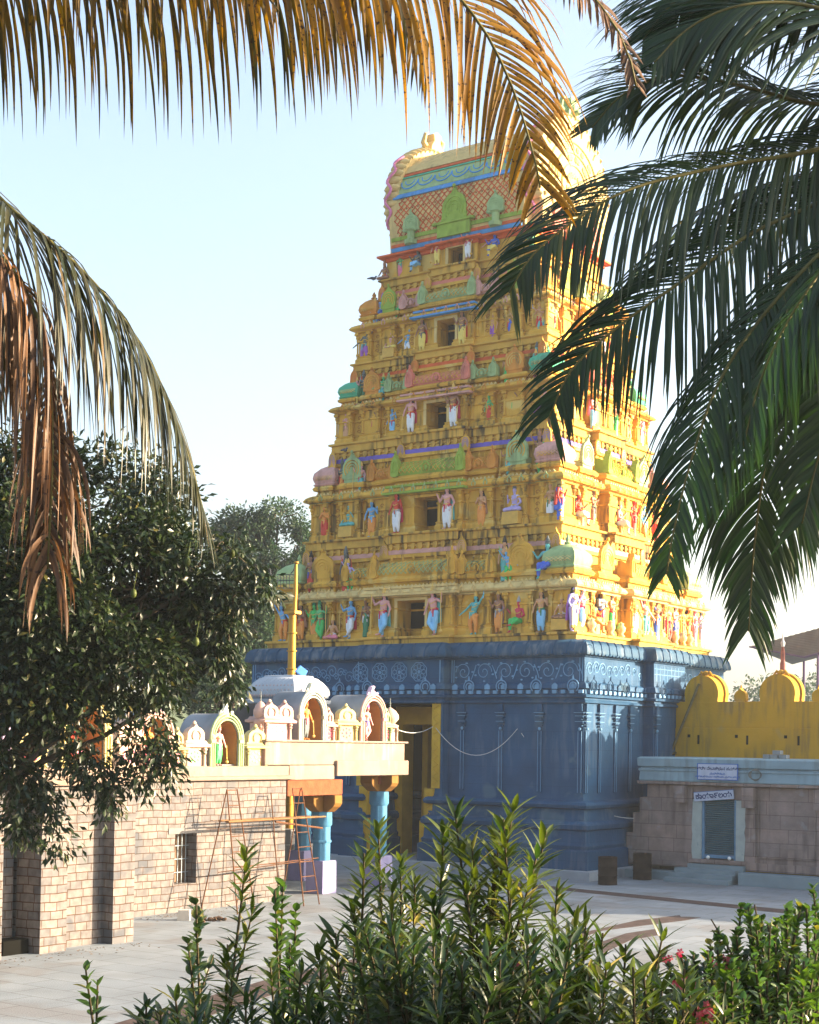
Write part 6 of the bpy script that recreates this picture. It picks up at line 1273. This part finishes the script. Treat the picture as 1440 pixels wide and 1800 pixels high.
FRU = mat('mango_skin', (.05, .065, .015), .45, .25, 3)
fpos = [(88, 865), (85, 905), (235, 1035), (300, 915), (408, 965), (420, 975), (190, 1065), (200, 1135), (290, 1150), (265, 1090), (50, 1120), (150, 1190), (330, 980), (310, 1060), (120, 980), (245, 940), (345, 1120), (215, 1235), (90, 1250), (12, 1010)]
for i, (x, y) in enumerate(fpos[::2] + [(408, 965)]):
    o = MB(); p = at(x, y, 19.9 if i not in (4, 5) else 20.7) - mt.location; o.ball((p.x, p.y, p.z - .06), (.042, .042, .062), 10, 7); o.tube([(p.x, p.y, p.z), (p.x + .02, p.y + .1, p.z + .22)], .005, 4); o.build('mango_fruit', FRU, mt, smooth=True)
# hazy trees behind the left of the tower
FAR = leafmat('far_leaf', (.016, .042, .022), (.04, .075, .03), .25, .6, .3)
crown_tree('rain_tree', 'tall airy hazy tree with an open top behind the left of the tower', Vector((-8.5, 84, 0)), [B(430, 930, 84, 1.9, 1.1), B(490, 905, 84, 1.5, .8), B(520, 950, 84, 1.2, 1.2), B(460, 990, 84, 2.4, 1.0), B(530, 1000, 83, 1.4, 1.0), B(400, 960, 85, 1.6, 1.3)], 26000, .22, .12, FAR, .3, 21, twig=.6)
crown_tree('bushy_tree', 'darker bushy tree below the airy one, left of the tower', Vector((-10.5, 78, 0)), [B(470, 1060, 78, 2.2, 1.5), B(400, 1090, 78, 2.4, 1.9), B(440, 1150, 77, 2.4, 1.8), B(370, 1180, 77, 2.2, 2.0), B(330, 1100, 79, 2.5, 2.2), B(400, 1230, 76, 2.5, 1.6)], 46000, .24, .14, FAR, .35, 22, twig=.15)
crown_tree('bushy_tree', 'hazy tree mass far left behind the mango tree', Vector((-22, 80, 0)), [B(250, 1100, 80, 3.5, 3.0), B(120, 1120, 80, 3.5, 2.8), B(20, 1130, 80, 3.5, 2.6)], 9000, .28, .15, FAR, .35, 23)
# distant tree line to the right
for k, (x, y, d, r_) in enumerate(((1350, 1228, 150, 3.4), (1410, 1225, 150, 3.2), (1445, 1218, 140, 3.4), (1180, 1150, 160, 3))):
    if k == 3: continue
    p = at(x, y, d); crown_tree('distant_tree', ('small hazy tree seen between the two nearest yellow gables', 'small hazy tree under the metal canopy', 'small hazy tree at the right edge beyond the wall')[k], Vector((p.x, p.y, 0)), [(p, (r_, r_, r_ * .75)), (p + Vector((1.5, 0, -1.8)), (r_, r_, r_ * .7))], 2500, .45, .25, FAR, .3, 30 + k, group='distant trees beyond the yellow wall')
# ------------------------------------------------------------ garden shrubs in the foreground
OLE = leafmat('oleander_leaf', (.018, .042, .008), (.085, .11, .018), .34, .32, .6, tip=(.34, .28, .10))
OLD = leafmat('oleander_leaf_dark', (.012, .032, .010), (.045, .072, .016), .30, .35, .55, tip=(.22, .20, .06))
HIB = leafmat('round_leaf', (.025, .06, .014), (.065, .115, .02), .38, .35, .5, tip=(.15, .14, .03))
STM = mat('green_stem', (.05, .04, .02), .8, .3, 5)
FLW = leafmat('pink_petal', (.45, .05, .08), (.55, .15, .18), .3, .5, .3)
def shrub(name, label, x, d, tops, m_, Ll, Lw, whorl=True, group='shrubs along the garden bank', flowers=(), dens=1.0, lower=.0):
    """several leafy stems rising from one foot; tops = [(px, py, depth)]"""
    gb = at(x, 1700, d); zb = 2.1 if d < 6.6 else max(0, 2.1 - (d - 6.6) * 1.35); base = Vector((gb.x, gb.y, zb)); root = empty(name, base); tag(root, label, 'shrub', group)
    rd = random.Random(int(x * 7 + d * 100)); o = MB(); P = []; D = []; N_ = []; L = []; Wd = []
    for (tx, ty, td) in tops:
        tp = at(tx, ty, td) - base; b0 = Vector((rd.uniform(-.15, .15) + tp.x * .25, rd.uniform(-.1, .1), 0)); mid = b0.lerp(tp, .5) + Vector((rd.uniform(-.08, .08), rd.uniform(-.08, .08), .06))
        pts = catmull([b0, mid, tp], 24); o.tube(pts, [.014 - .010 * i / 23 for i in range(24)], 6)
        H_ = (tp - b0).length; nn = int(H_ / (.048 if whorl else .04) * dens)
        for i in range(nn):
            t = .12 + .88 * (i + rd.random() * .4) / nn; f_ = t * 23; k = min(22, int(f_)); p = pts[k].lerp(pts[k + 1], f_ - k); ax = (pts[k + 1] - pts[k]).normalized()
            tipf = max(0, (t - .8) / .2)
            for q in range(4 if whorl else 2):
                a = q * 1.65 + i * 1.1 + rd.uniform(-.3, .3); e1 = ax.cross(Vector((0, 1, .1))).normalized(); e2 = ax.cross(e1); r_ = e1 * math.cos(a) + e2 * math.sin(a)
                el = .35 + 1.3 * tipf * (.6 + .4 * rd.random()) + rd.uniform(-.2, .3)
                dd = (r_ + ax * el).normalized(); P.append(p); D.append(dd); nv = ax - dd * ax.dot(dd) + Vector((rd.uniform(-.3, .3), rd.uniform(-.3, .3), rd.uniform(0, .3))); N_.append(nv); L.append(Ll * rd.uniform(.65, 1.12) * (1 - .25 * tipf)); Wd.append(Lw * rd.uniform(.75, 1.2))
        for _ in range(int(3 * dens) if whorl else 2):   # side twigs
            t = rd.uniform(.35, .8); p = pts[int(t * 23)]; dr = Vector((rd.uniform(-1, 1), rd.uniform(-.6, .6), rd.uniform(.5, 1.1))).normalized(); ln = rd.uniform(.18, .42); tw = [p, p + dr * ln * .5 + Vector((0, 0, .02)), p + dr * ln + Vector((0, 0, .07))]; o.tube(tw, [.007, .005, .003], 5)
            for i in range(int(ln / .028)):
                u = i / (ln / .028); pp_ = p + dr * ln * u + Vector((0, 0, .06 * u)); a = i * 2.2; e1 = dr.cross(Vector((0, 1, .1))).normalized(); e2 = dr.cross(e1); r_ = e1 * math.cos(a) + e2 * math.sin(a)
                for sg in (1, -1): P.append(pp_); D.append((r_ * sg + dr * (.5 + u)).normalized()); N_.append(dr + Vector((rd.uniform(-.4, .4), 0, .4))); L.append(Ll * rd.uniform(.6, 1.05)); Wd.append(Lw * rd.uniform(.8, 1.15))
    o.build('stem', STM, root, smooth=True)
    leaf_cloud('foliage', [tuple(p) for p in P], [tuple(p) for p in D], [tuple(p) for p in N_], np.array(L), np.array(Wd), m_, root, seg=3, curl=.16, fold=.4)
    for (fx, fy, fd_) in flowers:
        c_ = at(fx, fy, fd_) - base; f = MB()
        for q in range(4):
            a = q * 2.4; cc = c_ + Vector((rd.uniform(-.04, .04), rd.uniform(-.03, .03), rd.uniform(-.03, .04)))
            for e in range(5):
                b_ = e * 1.257 + a; v = Vector((math.cos(b_), math.sin(a) * .4, math.sin(b_))) * .016; s_ = v.cross(Vector((0, 1, 0))) * .35; f.add([cc, cc + v * .6 + s_, cc + v, cc + v * .6 - s_], [(0, 1, 2, 3)])
        f.build('flower', FLW, root, recalc=False)
    return root
def rt(x0, x1, y0, y1, n, d, seed, bias=None):
    rd = random.Random(seed); return [(x0 + (x1 - x0) * (i + rd.uniform(.1, .9)) / n, rd.uniform(y0, y1) if not bias else bias((i + .5) / n) + rd.uniform(-25, 25), d + rd.uniform(-.35, .35)) for i in range(n)]
shrub('leafy_sapling', 'small leafy sapling alone at the lower left corner', 185, 6.6, [(150, 1697, 6.6), (172, 1722, 6.7)], HIB, .085, .032, whorl=False, dens=.9)
shrub('oleander_shrub', 'low narrow oleander sprig at the bottom left, right of the lone sapling', 255, 6.4, [(258, 1758, 6.4), (282, 1770, 6.3), (240, 1785, 6.5)], OLD, .13, .024)
shrub('leafy_sapling', 'slender leafy sapling before the granite wall, left of the oleanders', 350, 6.9, [(345, 1580, 6.9), (352, 1600, 7.0), (330, 1650, 6.8)], OLD, .085, .040, whorl=False)
shrub('oleander_shrub', 'tall thin oleander stem crossing the scaffold', 455, 6.6, [(435, 1488, 6.6), (400, 1660, 6.5), (475, 1690, 6.7)], OLE, .13, .022)
shrub('leafy_sapling', 'leafy sapling with broad leaves below the blue columns', 500, 7.2, [(498, 1548, 7.2), (484, 1565, 7.1), (520, 1590, 7.3), (510, 1660, 7.2)], HIB, .09, .045, whorl=False)
shrub('oleander_shrub', 'bushy oleander with a tall head before the blue columns', 650, 6.5, [(665, 1448, 6.5), (640, 1500, 6.4), (705, 1510, 6.6), (620, 1580, 6.5), (590, 1640, 6.4), (690, 1560, 6.3), (730, 1540, 6.4), (560, 1660, 6.5), (640, 1640, 6.2), (700, 1680, 6.2), (540, 1730, 6.3)], OLE, .165, .022, flowers=[(795, 1680, 6.2)])
shrub('oleander_shrub', 'largest oleander in the middle, its sunlit tips over the slate blue tower base', 840, 6.2, [(800, 1425, 6.2), (780, 1455, 6.3), (905, 1412, 6.2), (885, 1440, 6.1), (870, 1500, 6.2), (960, 1462, 6.3), (945, 1500, 6.2), (830, 1480, 6.1), (820, 1560, 6.0), (900, 1570, 6.0), (980, 1560, 6.2), (760, 1580, 6.1), (860, 1640, 5.9), (940, 1650, 6.0), (790, 1650, 6.0), (1000, 1640, 6.1), (740, 1690, 6.0)], OLE, .165, .022, flowers=[(905, 1700, 6.0), (915, 1712, 6.0)])
shrub('oleander_shrub', 'oleander with drooping tips to the right of the largest one', 1060, 6.0, [(1010, 1600, 6.1), (1060, 1640, 6.0), (1100, 1660, 6.0), (1040, 1700, 5.9), (1165, 1645, 6.0), (1150, 1680, 6.0), (1120, 1720, 5.9), (1000, 1720, 5.9), (950, 1740, 5.8)], OLE, .15, .021, flowers=[(1180, 1688, 6.0), (1205, 1740, 5.9), (1195, 1735, 5.9)])
shrub('oleander_shrub', 'low dark oleander filling the bottom centre left', 470, 5.9, rt(300, 660, 1700, 1790, 13, 5.9, 3), OLD, .15, .020)
shrub('oleander_shrub', 'low oleander filling the bottom centre', 780, 5.6, rt(620, 1010, 1620, 1760, 24, 5.6, 4), OLD, .15, .020)
shrub('oleander_shrub', 'low oleander with red flowers at the bottom right of centre', 1130, 5.6, rt(980, 1290, 1690, 1770, 20, 5.6, 5), OLE, .14, .020, flowers=[(1245, 1790, 5.5), (1235, 1785, 5.5), (1228, 1795, 5.5)])
shrub('hibiscus_bush', 'round leaved green bush at the right edge reaching over the paving', 1400, 6.2, [(1430, 1560, 6.2), (1385, 1590, 6.3), (1340, 1615, 6.2), (1325, 1650, 6.1), (1400, 1640, 6.0), (1435, 1620, 6.0), (1300, 1680, 6.1), (1360, 1680, 6.0), (1420, 1690, 5.9)] + rt(1290, 1450, 1590, 1700, 22, 6.2, 9), HIB, .055, .030, whorl=False, dens=1.9)
shrub('hibiscus_bush', 'darker small leaved bush between the oleanders and the right edge bush', 1260, 6.4, [(1248, 1655, 6.4), (1262, 1640, 6.4), (1280, 1690, 6.3), (1230, 1700, 6.3), (1310, 1710, 6.2), (1200, 1700, 6.3)] + rt(1170, 1330, 1670, 1720, 16, 6.3, 10), OLD, .060, .032, whorl=False, dens=1.5, flowers=[(1270, 1690, 6.2), (1263, 1688, 6.2)])
shrub('hibiscus_bush', 'low yellowing bush at the bottom right corner', 1370, 5.6, rt(1230, 1450, 1670, 1770, 22, 5.6, 6), HIB, .055, .030, whorl=False, dens=1.8)
# ------------------------------------------------------------ morning haze
HZ = MB(); HZ.box(-560, 560, -50, 900, -1.2, 75)
hm = bpy.data.materials.new('haze'); hm.use_nodes = True; n = hm.node_tree; n.nodes.remove(n.nodes['Principled BSDF'])
pv = n.nodes.new('ShaderNodeVolumePrincipled'); pv.inputs['Density'].default_value = .00045; pv.inputs['Color'].default_value = (.80, .90, 1, 1); pv.inputs['Anisotropy'].default_value = .3
n.links.new(pv.outputs[0], n.nodes['Material Output'].inputs['Volume'])
tag(HZ.build('haze', hm), kind='stuff')
